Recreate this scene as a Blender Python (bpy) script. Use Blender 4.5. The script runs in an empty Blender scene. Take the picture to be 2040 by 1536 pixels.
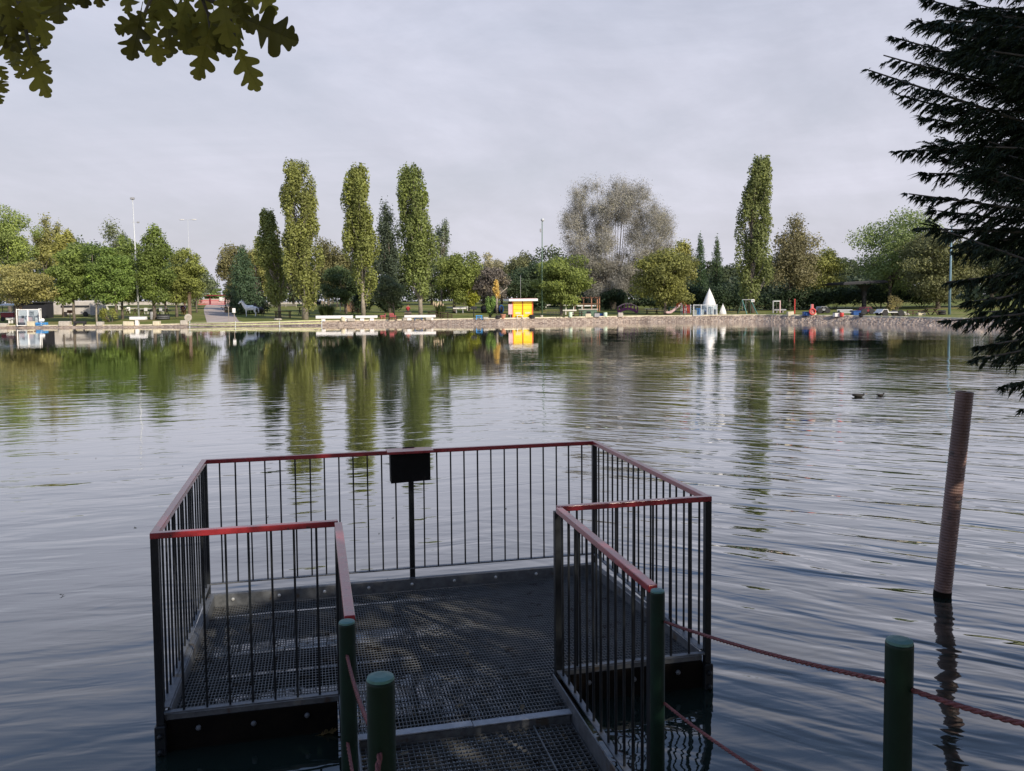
import bpy, math, random
import numpy as np
from mathutils import Vector, Matrix
R=math.radians
rs=np.random.RandomState(7); random.seed(7)
sc=bpy.context.scene; COL=sc.collection
F,CY,PITCH,ROLL,H=1707.5,700.0,.0587,-.0094,2.5445      # camera found from the railing's corners
_s,_c=math.sin(ROLL),math.cos(ROLL)
FWD=Vector((0,math.cos(PITCH),-math.sin(PITCH))); UP=Vector((0,math.sin(PITCH),math.cos(PITCH))); RT=Vector((1,0,0))
CAM=Vector((0,0,H))
def ray(px,py):
    X,Y=px-1020,py-CY
    return RT*((_c*X+_s*Y)/F)+UP*(-(-_s*X+_c*Y)/F)+FWD
def atY(px,py,Y):
    d=ray(px,py); return CAM+d*(Y/d.y)
def atZ(px,py,z):
    d=ray(px,py); return CAM+d*((z-H)/d.z)
def project(p):
    """pixel of world points (N,3)"""
    q=np.asarray(p,float)-np.array([0,0,H])
    x=q[:,0]; f=q[:,1]*FWD.y+q[:,2]*FWD.z; u=q[:,1]*UP.y+q[:,2]*UP.z
    f=np.where(f>.05,f,.05)
    a=F*x/f; b=-F*u/f
    return 1020+_c*a-_s*b, CY+_s*a+_c*b, q[:,1]*FWD.y+q[:,2]*FWD.z
# ------------------------------------------------------------------ objects
def tag(o,label=None,cat=None,group=None,kind=None):
    if label: o['label']=label
    if cat: o['category']=cat
    if group: o['group']=group
    if kind: o['kind']=kind
    return o
def thing(name,label,cat,loc=(0,0,0),rz=0,group=None):
    o=bpy.data.objects.new(name,None); COL.objects.link(o); o.empty_display_size=.2
    o.location=loc; o.rotation_euler=(0,0,rz)
    return tag(o,label,cat,group)
def link_mesh(name,me,m,parent=None,loc=None,smooth=False):
    if m is not None: me.materials.append(m)
    o=bpy.data.objects.new(name,me); COL.objects.link(o)
    if parent is not None: o.parent=parent
    if loc is not None: o.location=loc
    if smooth: me.polygons.foreach_set('use_smooth',[True]*len(me.polygons))
    return o
def copy_tree(o,parent=None):
    c=o.copy(); COL.objects.link(c)
    if parent is not None: c.parent=parent
    for ch in list(o.children): copy_tree(ch,c)
    return c
class MB:
    def __init__(s): s.v=[]; s.f=[]
    def add(s,vs,fs):
        n=len(s.v); s.v+=[tuple(v) for v in vs]; s.f+=[tuple(i+n for i in f) for f in fs]; return s
    def box(s,c,d,rz=0,M=None,bev=0.0,jit=0.0):
        hx,hy,hz=d[0]/2,d[1]/2,d[2]/2
        if bev<=0:
            vs=[Vector((x*hx,y*hy,z*hz)) for z in(-1,1) for y in(-1,1) for x in(-1,1)]
            fs=[(0,2,3,1),(4,5,7,6),(0,1,5,4),(2,6,7,3),(0,4,6,2),(1,3,7,5)]
        else:
            b=min(bev,hx*.9,hy*.9,hz*.9); vs=[];id={}
            for x in(-1,1):
                for y in(-1,1):
                    for z in(-1,1):
                        for a in range(3):
                            v=[x*hx-(0 if a==0 else x*b),y*hy-(0 if a==1 else y*b),z*hz-(0 if a==2 else z*b)]
                            id[(x,y,z,a)]=len(vs); vs.append(Vector(v))
            fs=[]
            for a in range(3):
                o=[i for i in range(3) if i!=a]
                for sg in(-1,1):
                    q=[]
                    for (p,r) in((-1,-1),(1,-1),(1,1),(-1,1)):
                        k=[0,0,0];k[a]=sg;k[o[0]]=p;k[o[1]]=r; q.append(id[(k[0],k[1],k[2],a)])
                    fs.append(tuple(q))
                # edges between the two other axes' faces, running along a
                for p in(-1,1):
                    for r in(-1,1):
                        k0=[0,0,0];k1=[0,0,0];k0[a]=-1;k1[a]=1
                        for k in(k0,k1): k[o[0]]=p;k[o[1]]=r
                        fs.append((id[(*k0,o[0])],id[(*k1,o[0])],id[(*k1,o[1])],id[(*k0,o[1])]))
            for x in(-1,1):
                for y in(-1,1):
                    for z in(-1,1): fs.append((id[(x,y,z,0)],id[(x,y,z,1)],id[(x,y,z,2)]))
        if jit: vs=[v+Vector((random.uniform(-jit,jit),random.uniform(-jit,jit),random.uniform(-jit,jit))) for v in vs]
        T=M if M is not None else Matrix.Rotation(rz,4,'Z')
        return s.add([T@v+Vector(c) for v in vs],fs)
    def bar(s,p,q,w,h,up=(0,0,1)):
        """box bar from p to q, w wide, h tall"""
        p=Vector(p);q=Vector(q);d=(q-p);L=d.length;d.normalize()
        x=d.cross(Vector(up))
        if x.length<1e-4: x=d.cross(Vector((1,0,0)))
        x.normalize(); z=x.cross(d)
        M=Matrix((x,d,z)).transposed().to_4x4()
        return s.box((p+q)/2,(w,L,h),M=M)
    def tube(s,path,r,n=8,caps=True):
        path=[Vector(p) for p in path]
        rr=r if isinstance(r,(list,tuple)) else [r]*len(path)
        rings=[]; pu=None
        for i,p in enumerate(path):
            t=(path[min(i+1,len(path)-1)]-path[max(i-1,0)])
            if t.length<1e-9: t=Vector((0,0,1))
            t.normalize()
            u=pu if pu is not None else (Vector((1,0,0)) if abs(t.x)<.9 else Vector((0,1,0)))
            u=(u-t*u.dot(t)); u.normalize(); pu=u; w=t.cross(u)
            rings.append([p+(u*math.cos(2*math.pi*k/n)+w*math.sin(2*math.pi*k/n))*rr[i] for k in range(n)])
        vs=[v for g in rings for v in g]; fs=[]
        for i in range(len(rings)-1):
            for k in range(n):
                a=i*n+k;b=i*n+(k+1)%n; fs.append((a,b,b+n,a+n))
        if caps: fs.append(tuple(range(n-1,-1,-1))); fs.append(tuple(range((len(rings)-1)*n,len(rings)*n)))
        return s.add(vs,fs)
    def lathe(s,prof,n=16,c=(0,0,0),M=None):
        vs=[];fs=[]
        for r,z in prof:
            for k in range(n):
                v=Vector((r*math.cos(2*math.pi*k/n),r*math.sin(2*math.pi*k/n),z))
                vs.append((M@v if M is not None else v)+Vector(c))
        for i in range(len(prof)-1):
            for k in range(n):
                a=i*n+k;b=i*n+(k+1)%n; fs.append((a,b,b+n,a+n))
        if prof[0][0]>1e-4: fs.append(tuple(range(n-1,-1,-1)))
        if prof[-1][0]>1e-4: fs.append(tuple(range((len(prof)-1)*n,len(prof)*n)))
        return s.add(vs,fs)
    def ball(s,c,r,n=12,m=8):
        rx,ry,rz=r if isinstance(r,(tuple,list)) else (r,r,r)
        vs=[];fs=[]
        for i in range(m+1):
            t=math.pi*i/m
            for k in range(n):
                a=2*math.pi*k/n; vs.append((c[0]+rx*math.sin(t)*math.cos(a),c[1]+ry*math.sin(t)*math.sin(a),c[2]-rz*math.cos(t)))
        for i in range(m):
            for k in range(n):
                a=i*n+k;b=i*n+(k+1)%n; fs.append((a,b,b+n,a+n))
        return s.add(vs,fs)
    def torus(s,c,Rr,r,n=20,m=8,M=None):
        vs=[];fs=[]
        for i in range(n):
            a=2*math.pi*i/n
            for k in range(m):
                b=2*math.pi*k/m
                v=Vector(((Rr+r*math.cos(b))*math.cos(a),(Rr+r*math.cos(b))*math.sin(a),r*math.sin(b)))
                vs.append((M@v if M is not None else v)+Vector(c))
        for i in range(n):
            for k in range(m):
                fs.append((i*m+k,((i+1)%n)*m+k,((i+1)%n)*m+(k+1)%m,i*m+(k+1)%m))
        return s.add(vs,fs)
    def prism(s,pts,y0,y1):
        """outline in x,z extruded along y"""
        n=len(pts); vs=[(x,y0,z) for x,z in pts]+[(x,y1,z) for x,z in pts]
        fs=[tuple(range(n)),tuple(range(2*n-1,n-1,-1))]+[(i,i+n,(i+1)%n+n,(i+1)%n) for i in range(n)]
        return s.add(vs,fs)
    def build(s,name,m,parent=None,loc=None,smooth=False):
        me=bpy.data.meshes.new(name); me.from_pydata(s.v,[],s.f); me.validate()
        return link_mesh(name,me,m,parent,loc,smooth)
def np_mesh(name,V,Fq,m,parent=None,tint=None,loc=None,color=None):
    """V (N,3); Fq (M,k) equal sized faces"""
    V=np.asarray(V,np.float32); Fq=np.asarray(Fq,np.int32); M,k=Fq.shape
    me=bpy.data.meshes.new(name); me.vertices.add(len(V)); me.vertices.foreach_set('co',V.ravel())
    me.loops.add(M*k); me.loops.foreach_set('vertex_index',Fq.ravel())
    me.polygons.add(M); me.polygons.foreach_set('loop_start',np.arange(M,dtype=np.int32)*k)
    me.update(calc_edges=True)
    if tint is not None:
        a=me.attributes.new('tint','FLOAT','FACE'); a.data.foreach_set('value',np.asarray(tint,np.float32))
    o=link_mesh(name,me,m,parent,loc)
    if color: o.color=(*color,1)
    return o
# ------------------------------------------------------------------ materials
def nd(nt,t,**k):
    n=nt.nodes.new(t)
    for a,b in k.items():
        if a in n.inputs.keys(): n.inputs[a].default_value=b
        else: setattr(n,a,b)
    return n
def newmat(name):
    m=bpy.data.materials.new(name); m.use_nodes=True; nt=m.node_tree; nt.nodes.clear()
    return m,nt,nt.nodes.new('ShaderNodeOutputMaterial')
def mat(name,col,rough=.6,metal=0.,var=.18,scale=6.,bump=0.,bscale=40.,spec=.4,col2=None,coord='Object',rust=None):
    m,nt,out=newmat(name); L=nt.links.new
    b=nd(nt,'ShaderNodeBsdfPrincipled'); b.inputs['Metallic'].default_value=metal; b.inputs['Specular IOR Level'].default_value=spec
    tc=nd(nt,'ShaderNodeTexCoord'); n=nd(nt,'ShaderNodeTexNoise'); n.inputs['Scale'].default_value=scale; n.inputs['Detail'].default_value=6; n.inputs['Roughness'].default_value=.65
    L(tc.outputs[coord],n.inputs['Vector'])
    rp=nd(nt,'ShaderNodeValToRGB'); c2=col2 or [min(1,c*(1+var)) for c in col]; c1=[c*(1-var) for c in col]
    rp.color_ramp.elements[0].position=.32; rp.color_ramp.elements[1].position=.68
    rp.color_ramp.elements[0].color=(*c1,1); rp.color_ramp.elements[1].color=(*c2,1)
    L(n.outputs['Fac'],rp.inputs['Fac']); src=rp.outputs['Color']
    if rust:
        n2=nd(nt,'ShaderNodeTexNoise'); n2.inputs['Scale'].default_value=rust[1]; n2.inputs['Detail'].default_value=8; L(tc.outputs[coord],n2.inputs['Vector'])
        r2=nd(nt,'ShaderNodeValToRGB'); r2.color_ramp.elements[0].position=rust[2]; r2.color_ramp.elements[1].position=rust[2]+.06
        mx=nd(nt,'ShaderNodeMix',data_type='RGBA'); L(n2.outputs['Fac'],r2.inputs['Fac']); L(r2.outputs['Color'],mx.inputs[0]); L(src,mx.inputs[6]); mx.inputs[7].default_value=(*rust[0],1); src=mx.outputs[2]
    L(src,b.inputs['Base Color'])
    mr=nd(nt,'ShaderNodeMapRange'); mr.inputs[3].default_value=max(0,rough-.12); mr.inputs[4].default_value=min(1,rough+.12); L(n.outputs['Fac'],mr.inputs[0]); L(mr.outputs[0],b.inputs['Roughness'])
    if bump:
        n3=nd(nt,'ShaderNodeTexNoise'); n3.inputs['Scale'].default_value=bscale; n3.inputs['Detail'].default_value=5; L(tc.outputs[coord],n3.inputs['Vector'])
        bp=nd(nt,'ShaderNodeBump'); bp.inputs['Distance'].default_value=bump; L(n3.outputs['Fac'],bp.inputs['Height']); L(bp.outputs[0],b.inputs['Normal'])
    L(b.outputs[0],out.inputs[0]); return m
def foliage(name,transl=.35,rough=.55,lo=.62,hi=1.4,yel=(1.18,1.14,.68)):
    m,nt,out=newmat(name); L=nt.links.new
    oi=nd(nt,'ShaderNodeObjectInfo'); at=nd(nt,'ShaderNodeAttribute',attribute_name='tint')
    mr=nd(nt,'ShaderNodeMapRange'); mr.inputs[3].default_value=lo; mr.inputs[4].default_value=hi; L(at.outputs['Fac'],mr.inputs[0])
    vm=nd(nt,'ShaderNodeVectorMath',operation='SCALE'); L(oi.outputs['Color'],vm.inputs[0]); L(mr.outputs[0],vm.inputs['Scale'])
    rp=nd(nt,'ShaderNodeValToRGB'); rp.color_ramp.elements[0].position=.72; rp.color_ramp.elements[1].position=.98; rp.color_ramp.elements[1].color=(.75,.75,.75,1); L(at.outputs['Fac'],rp.inputs['Fac'])
    mx=nd(nt,'ShaderNodeMix',data_type='RGBA',blend_type='MULTIPLY'); L(rp.outputs[0],mx.inputs[0]); L(vm.outputs[0],mx.inputs[6]); mx.inputs[7].default_value=(*yel,1)
    b=nd(nt,'ShaderNodeBsdfPrincipled'); b.inputs['Roughness'].default_value=rough; b.inputs['Specular IOR Level'].default_value=.25; L(mx.outputs[2],b.inputs['Base Color'])
    t=nd(nt,'ShaderNodeBsdfTranslucent'); L(mx.outputs[2],t.inputs['Color'])
    ms=nd(nt,'ShaderNodeMixShader'); ms.inputs[0].default_value=transl; L(b.outputs[0],ms.inputs[1]); L(t.outputs[0],ms.inputs[2]); L(ms.outputs[0],out.inputs[0])
    return m
M={}
M['leaf']=foliage('foliage'); M['needle']=foliage('needles',.12,.6,.55,1.5,(1.2,1.1,.8)); M['oakleaf']=foliage('oak_leaf',.55,.5,.35,1.7)
M['bark']=mat('bark',(.11,.085,.065),.9,bump=.02,bscale=9,scale=3,var=.4,col2=(.2,.17,.14))
M['palebark']=mat('pale_bark',(.3,.26,.21),.9,bump=.02,bscale=7,scale=2.5,var=.35)
M['greybark']=mat('grey_bark',(.24,.215,.19),.9,scale=2,var=.3)
M['steel']=mat('dark_painted_steel',(.009,.011,.013),.45,var=.35,scale=14,bump=.0006,bscale=90,spec=.35,rust=((.04,.028,.02),18,.66))
M['galv']=mat('galvanised_steel',(.125,.132,.14),.5,.3,var=.3,scale=20,spec=.5,bump=.0004,bscale=80,rust=((.10,.08,.06),9,.62))
M['threshold']=mat('worn_galvanised_edge',(.26,.27,.285),.5,.2,var=.25,scale=20,bump=.0004,bscale=80)
M['grate']=mat('grating_steel',(.12,.122,.12),.55,.3,var=.3,scale=7,rust=((.04,.034,.027),9,.62))
M['red']=mat('red_rail_paint',(.27,.022,.027),.3,var=.22,scale=11,bump=.0008,bscale=45,spec=.5,rust=((.06,.02,.018),26,.64))
for q in M['red'].node_tree.nodes:
    if q.type=='BSDF_PRINCIPLED': q.inputs['Coat Weight'].default_value=.6; q.inputs['Coat Roughness'].default_value=.22
M['green']=mat('green_post_paint',(.002,.015,.008),.5,var=.3,scale=9,bump=.0008,bscale=50,spec=.28,rust=((.035,.03,.022),34,.69))
M['cap']=mat('sky_lit_cap_green',(.07,.17,.145),.5,var=.25,scale=25,bump=.0006,bscale=70)  # paler than the post: sky light on the flat tops put into the colour
M['rope']=mat('red_rope',(.15,.048,.048),.8,var=.35,scale=60,bump=.002,bscale=160)
M['beam']=mat('wet_brown_beam',(.005,.0035,.0025),.8,var=.5,scale=5,bump=.003,bscale=25,spec=.12,col2=(.009,.0065,.0045))
M['black']=mat('black_plate',(.005,.005,.005),.6,var=.5,scale=10,bump=.001,bscale=30,spec=.15,rust=((.02,.015,.012),12,.66))
M['bolt']=mat('bolt_zinc',(.5,.5,.48),.45,.3)
M['pipe']=mat('corrugated_pipe',(.155,.09,.076),.45,var=.25,scale=5,col2=(.205,.125,.102),rust=((.06,.045,.04),7,.6))
M['white']=mat('white_paint',(.74,.72,.69),.5,var=.08,scale=3,rust=((.5,.47,.43),5,.64))
M['concrete']=mat('concrete',(.43,.39,.33),.9,var=.2,scale=3,bump=.01,bscale=14)
M['cream']=mat('cream_concrete',(.56,.50,.36),.85,var=.15,scale=3,bump=.006,bscale=14)
M['dark']=mat('dark_metal',(.03,.03,.033),.6,var=.4)
M['rubber']=mat('rubber',(.028,.027,.028),.75,var=.3)
M['yellow']=mat('yellow_paint',(.78,.52,.005),.45,var=.08,scale=2)
M['orange']=mat('orange_red_paint',(.52,.10,.02),.5,var=.12)
M['brown']=mat('brown_wood',(.15,.075,.045),.7,var=.35,scale=4)
M['plank']=mat('plank_wood',(.26,.15,.09),.8,var=.4,scale=5)
M['darkwood']=mat('dark_wood',(.07,.045,.03),.8,var=.4,scale=5)
M['blue']=mat('blue_paint',(.015,.075,.26),.45,var=.15); M['sky_blue']=mat('light_blue_paint',(.06,.28,.62),.45,var=.15)
M['teal']=mat('teal_paint',(.08,.22,.2),.5); M['mint']=mat('mint_plastic',(.5,.62,.48),.5,var=.1)
M['plastic_red']=mat('red_plastic',(.55,.06,.05),.45,var=.12); M['faded_red']=mat('faded_red_plastic',(.55,.14,.14),.5,var=.12)
M['maroon']=mat('maroon_paint',(.2,.025,.04),.5); M['purple']=mat('purple_paint',(.26,.07,.2),.55,var=.2)
M['pink']=mat('pale_pink_paint',(.6,.42,.42),.55,var=.15); M['terracotta']=mat('terracotta',(.4,.19,.12),.8)
M['limegreen']=mat('lime_rail_paint',(.52,.52,.27),.5,var=.12,scale=1.5); M['grey']=mat('grey_paint',(.3,.3,.31),.55,var=.15)
M['lightgrey']=mat('light_grey_metal',(.5,.52,.54),.5,.1,var=.1); M['greenpole']=mat('green_pole_paint',(.1,.16,.11),.5)
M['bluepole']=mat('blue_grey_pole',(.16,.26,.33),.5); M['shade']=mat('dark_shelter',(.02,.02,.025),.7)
M['horse']=mat('grey_white_fibreglass',(.78,.80,.84),.5,var=.12); M['horsedark']=mat('black_fibreglass',(.03,.025,.03),.5); M['chestnut']=mat('chestnut_fibreglass',(.2,.08,.03),.5)
M['cloth']=mat('dark_blanket',(.03,.025,.05),.85); M['hoof']=mat('hoof',(.05,.04,.035),.6)
M['shirt']=mat('red_shirt',(.3,.03,.035),.85); M['trousers']=mat('dark_trousers',(.02,.022,.04),.85); M['skin']=mat('skin',(.42,.25,.18),.6); M['hair']=mat('dark_hair',(.02,.015,.012),.6)
M['duck']=mat('duck_feather',(.02,.017,.014),.7,var=.5,scale=14); M['duckhead']=mat('duck_dark_head',(.02,.028,.022),.5); M['bill']=mat('duck_bill',(.3,.2,.05),.5); M['brownduck']=mat('brown_feather',(.2,.13,.085),.8,var=.4,scale=14)
M['plume']=mat('dry_plume',(.5,.4,.27),.9,var=.2); M['wall']=mat('pale_render_wall',(.5,.46,.42),.9,var=.15,scale=1.2)
M['glassy']=None
def glassy():
    m,nt,out=newmat('clear_panel'); L=nt.links.new
    g=nd(nt,'ShaderNodeBsdfGlossy'); g.inputs['Roughness'].default_value=.08; g.inputs['Color'].default_value=(.8,.85,.9,1)
    t=nd(nt,'ShaderNodeBsdfTransparent'); t.inputs['Color'].default_value=(.86,.9,.92,1)
    ms=nd(nt,'ShaderNodeMixShader'); ms.inputs[0].default_value=.12; L(t.outputs[0],ms.inputs[1]); L(g.outputs[0],ms.inputs[2]); L(ms.outputs[0],out.inputs[0]); return m
M['glassy']=glassy()
def ground_mat():
    m,nt,out=newmat('lawn_grass'); L=nt.links.new
    tc=nd(nt,'ShaderNodeTexCoord'); b=nd(nt,'ShaderNodeBsdfPrincipled'); b.inputs['Roughness'].default_value=.95; b.inputs['Specular IOR Level'].default_value=.1
    n=nd(nt,'ShaderNodeTexNoise'); n.inputs['Scale'].default_value=.12; n.inputs['Detail'].default_value=8; n.inputs['Roughness'].default_value=.7; L(tc.outputs['Object'],n.inputs['Vector'])
    rp=nd(nt,'ShaderNodeValToRGB'); e=rp.color_ramp.elements; e[0].position=.3; e[0].color=(.09,.12,.03,1); e[1].position=.72; e[1].color=(.30,.235,.13,1); k=e.new(.52); k.color=(.16,.175,.05,1)
    L(n.outputs['Fac'],rp.inputs['Fac'])
    n2=nd(nt,'ShaderNodeTexNoise'); n2.inputs['Scale'].default_value=3; n2.inputs['Detail'].default_value=5; L(tc.outputs['Object'],n2.inputs['Vector'])
    mx=nd(nt,'ShaderNodeMix',data_type='RGBA',blend_type='OVERLAY'); mx.inputs[0].default_value=.6; L(rp.outputs[0],mx.inputs[6]); L(n2.outputs['Fac'],mx.inputs[7]); L(mx.outputs[2],b.inputs['Base Color'])
    bp=nd(nt,'ShaderNodeBump'); bp.inputs['Distance'].default_value=.05; L(n2.outputs['Fac'],bp.inputs['Height']); L(bp.outputs[0],b.inputs['Normal']); L(b.outputs[0],out.inputs[0]); return m
def bank_mat():
    m,nt,out=newmat('stone_bank'); L=nt.links.new
    tc=nd(nt,'ShaderNodeTexCoord'); b=nd(nt,'ShaderNodeBsdfPrincipled'); b.inputs['Roughness'].default_value=.9
    v=nd(nt,'ShaderNodeTexVoronoi'); v.inputs['Scale'].default_value=4.2; L(tc.outputs['Object'],v.inputs['Vector'])
    rp=nd(nt,'ShaderNodeValToRGB'); e=rp.color_ramp.elements; e[0].position=.1; e[0].color=(.21,.155,.12,1); e[1].position=.9; e[1].color=(.44,.35,.275,1)
    sx=nd(nt,'ShaderNodeSeparateColor'); L(v.outputs['Color'],sx.inputs[0]); L(sx.outputs[0],rp.inputs['Fac'])
    n=nd(nt,'ShaderNodeTexNoise'); n.inputs['Scale'].default_value=.35; n.inputs['Detail'].default_value=7; L(tc.outputs['Object'],n.inputs['Vector'])
    mx=nd(nt,'ShaderNodeMix',data_type='RGBA',blend_type='OVERLAY'); mx.inputs[0].default_value=.45; L(rp.outputs[0],mx.inputs[6]); L(n.outputs['Fac'],mx.inputs[7]); L(mx.outputs[2],b.inputs['Base Color'])
    bp=nd(nt,'ShaderNodeBump'); bp.inputs['Distance'].default_value=.12; bp.invert=True; L(v.outputs['Distance'],bp.inputs['Height']); L(bp.outputs[0],b.inputs['Normal']); L(b.outputs[0],out.inputs[0]); return m
def water_mat():
    m,nt,out=newmat('lake_water'); L=nt.links.new
    tc=nd(nt,'ShaderNodeTexCoord')
    def nz(scale,sx,sy,rot,detail,dist=0.):
        mp=nd(nt,'ShaderNodeMapping',vector_type='TEXTURE'); mp.inputs['Scale'].default_value=(1/sx,1/sy,1); mp.inputs['Rotation'].default_value=(0,0,R(rot)); L(tc.outputs['Object'],mp.inputs['Vector'])
        n=nd(nt,'ShaderNodeTexNoise'); n.inputs['Scale'].default_value=scale; n.inputs['Detail'].default_value=detail; n.inputs['Roughness'].default_value=.45; n.inputs['Distortion'].default_value=dist; L(mp.outputs[0],n.inputs['Vector']); return n.outputs['Fac']
    def mth(op,a,bv):
        k=nd(nt,'ShaderNodeMath',operation=op)
        for i,q in enumerate((a,bv)):
            if isinstance(q,(int,float)): k.inputs[i].default_value=q
            else: L(q,k.inputs[i])
        return k.outputs[0]
    def mrange(src,a,b,c,d,it='SMOOTHSTEP'):
        k=nd(nt,'ShaderNodeMapRange',interpolation_type=it); L(src,k.inputs[0])
        for q,v in zip((1,2,3,4),(a,b,c,d)): k.inputs[q].default_value=v
        return k.outputs[0]
    sp=nd(nt,'ShaderNodeSeparateXYZ'); L(tc.outputs['Object'],sp.inputs[0]); X,Y=sp.outputs[0],sp.outputs[1]
    big=nz(1.,.62,1.9,16,2,.7); mid=nz(1.,1.7,4.8,10,2,.6); fine=nz(1.,3.,13.,4,2,.3)          # long swell, small waves, cat's-paws
    bigR=nz(1.,.52,2.2,-28,2,.7); midR=nz(1.,1.5,5.2,-32,2,.6)                                 # the wind ripples of the open right-hand side
    gx=mrange(X,-1.5,4.5,0.,1.); patch=mrange(nz(.085,.8,2.,8,3,.6),.36,.66,.45,1.25)
    gy=mrange(Y,9,46,1.,.11)
    left=mth('ADD',mth('MULTIPLY',big,WAVE[0]*.27),mth('MULTIPLY',mid,WAVE[1]*.32))
    right=mth('ADD',mth('MULTIPLY',bigR,WAVE[0]),mth('MULTIPLY',midR,WAVE[1]*.85))
    h=mth('ADD',mth('MULTIPLY',left,mth('SUBTRACT',1.,gx)),mth('MULTIPLY',right,gx))
    h=mth('ADD',h,mth('MULTIPLY',fine,WAVE[2])); h=mth('MULTIPLY',mth('MULTIPLY',h,patch),gy)
    bp=nd(nt,'ShaderNodeBump'); bp.inputs['Strength'].default_value=1.; bp.inputs['Distance'].default_value=1.; L(h,bp.inputs['Height'])
    lw=nd(nt,'ShaderNodeLayerWeight'); lw.inputs['Blend'].default_value=.5; L(bp.outputs[0],lw.inputs['Normal'])
    cv=nd(nt,'ShaderNodeFloatCurve'); c=cv.mapping.curves[0]; P=[(0,.03),(.3,.06),(.40,.075),(.52,.115),(.62,.25),(.716,.43),(.8,.61),(.883,.80),(1,1)]
    c.points[0].location=P[0]; c.points[1].location=P[-1]
    for q in P[1:-1]: c.points.new(*q)
    cv.mapping.update(); L(lw.outputs['Facing'],cv.inputs['Value'])
    d=nd(nt,'ShaderNodeBsdfDiffuse'); d.inputs['Color'].default_value=(.010,.017,.014,1); L(bp.outputs[0],d.inputs['Normal'])
    g=nd(nt,'ShaderNodeBsdfGlossy'); g.inputs['Color'].default_value=(1,1,1,1); g.inputs['Roughness'].default_value=.02; L(bp.outputs[0],g.inputs['Normal'])
    ms=nd(nt,'ShaderNodeMixShader'); L(cv.outputs[0],ms.inputs[0]); L(d.outputs[0],ms.inputs[1]); L(g.outputs[0],ms.inputs[2]); L(ms.outputs[0],out.inputs[0]); return m
WAVE=(.066,.014,.0012)
# ------------------------------------------------------------------ light, sky, camera
SUN_EL,SUN_AZ=R(30),R(38)        # azimuth measured to the right of straight behind the camera
SUN=Vector((math.sin(SUN_AZ)*math.cos(SUN_EL),-math.cos(SUN_AZ)*math.cos(SUN_EL),math.sin(SUN_EL)))
ld=bpy.data.lights.new('sun','SUN'); ld.energy=4.8; ld.angle=R(.5); ld.color=(1,.9,.76)
lo=bpy.data.objects.new('sun',ld); COL.objects.link(lo); lo.rotation_euler=SUN.to_track_quat('Z','Y').to_euler(); lo.location=(20,-30,40)
w=bpy.data.worlds.new('World'); sc.world=w; w.use_nodes=True; nt=w.node_tree; nt.nodes.clear(); L=nt.links.new
wo=nd(nt,'ShaderNodeOutputWorld'); bg=nd(nt,'ShaderNodeBackground'); bg.inputs['Strength'].default_value=.1
sk=nd(nt,'ShaderNodeTexSky'); sk.sky_type='NISHITA'; sk.sun_disc=False; sk.sun_elevation=SUN_EL; sk.sun_rotation=math.pi-SUN_AZ; sk.dust_density=3; sk.air_density=1.2
tc=nd(nt,'ShaderNodeTexCoord'); mp=nd(nt,'ShaderNodeMapping'); mp.inputs['Scale'].default_value=(1.,1.,3.4); mp.inputs['Rotation'].default_value=(R(8),R(-14),R(20)); L(tc.outputs['Generated'],mp.inputs['Vector'])
n1=nd(nt,'ShaderNodeTexNoise'); n1.inputs['Scale'].default_value=2.6; n1.inputs['Detail'].default_value=9; n1.inputs['Roughness'].default_value=.62; n1.inputs['Distortion'].default_value=.5; L(mp.outputs[0],n1.inputs['Vector'])
rp=nd(nt,'ShaderNodeMapRange'); rp.inputs[1].default_value=.3; rp.inputs[2].default_value=.72; rp.inputs[3].default_value=-.10; rp.inputs[4].default_value=.12; L(n1.outputs['Fac'],rp.inputs[0])
sp=nd(nt,'ShaderNodeSeparateXYZ'); L(tc.outputs['Generated'],sp.inputs[0])
el=nd(nt,'ShaderNodeMapRange'); el.inputs[1].default_value=.0; el.inputs[2].default_value=.85; el.inputs[3].default_value=.93; el.inputs[4].default_value=.62; L(sp.outputs[2],el.inputs[0])
ad=nd(nt,'ShaderNodeMath',operation='ADD'); ad.use_clamp=True; L(rp.outputs[0],ad.inputs[0]); L(el.outputs[0],ad.inputs[1])
veil=nd(nt,'ShaderNodeValToRGB'); e=veil.color_ramp.elements; e[0].position=0; e[0].color=(.655,.645,.725,1); e[1].position=.75; e[1].color=(.28,.42,.76,1); k=e.new(.35); k.color=(.61,.625,.745,1); k2=e.new(.47); k2.color=(.33,.47,.80,1); L(sp.outputs[2],veil.inputs['Fac'])
m2=nd(nt,'ShaderNodeMapping',vector_type='TEXTURE'); m2.inputs['Scale'].default_value=(.16,.06,.05); m2.inputs['Rotation'].default_value=(0,R(18),R(25)); L(tc.outputs['Generated'],m2.inputs['Vector'])
n2=nd(nt,'ShaderNodeTexNoise'); n2.inputs['Scale'].default_value=1.; n2.inputs['Detail'].default_value=6; n2.inputs['Roughness'].default_value=.6; L(m2.outputs[0],n2.inputs['Vector'])
n3=nd(nt,'ShaderNodeMath',operation='MULTIPLY'); L(n2.outputs['Fac'],n3.inputs[0]); L(n1.outputs['Fac'],n3.inputs[1])
br=nd(nt,'ShaderNodeMapRange'); br.inputs[1].default_value=.12; br.inputs[2].default_value=.40; br.inputs[3].default_value=10.2; br.inputs[4].default_value=11.7; L(n3.outputs[0],br.inputs[0])
vs=nd(nt,'ShaderNodeVectorMath',operation='SCALE'); L(br.outputs[0],vs.inputs['Scale']); L(veil.outputs[0],vs.inputs[0])
mx=nd(nt,'ShaderNodeMix',data_type='RGBA'); L(ad.outputs[0],mx.inputs[0]); L(sk.outputs[0],mx.inputs[6]); L(vs.outputs[0],mx.inputs[7]); L(mx.outputs[2],bg.inputs['Color']); L(bg.outputs[0],wo.inputs['Surface'])
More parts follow.
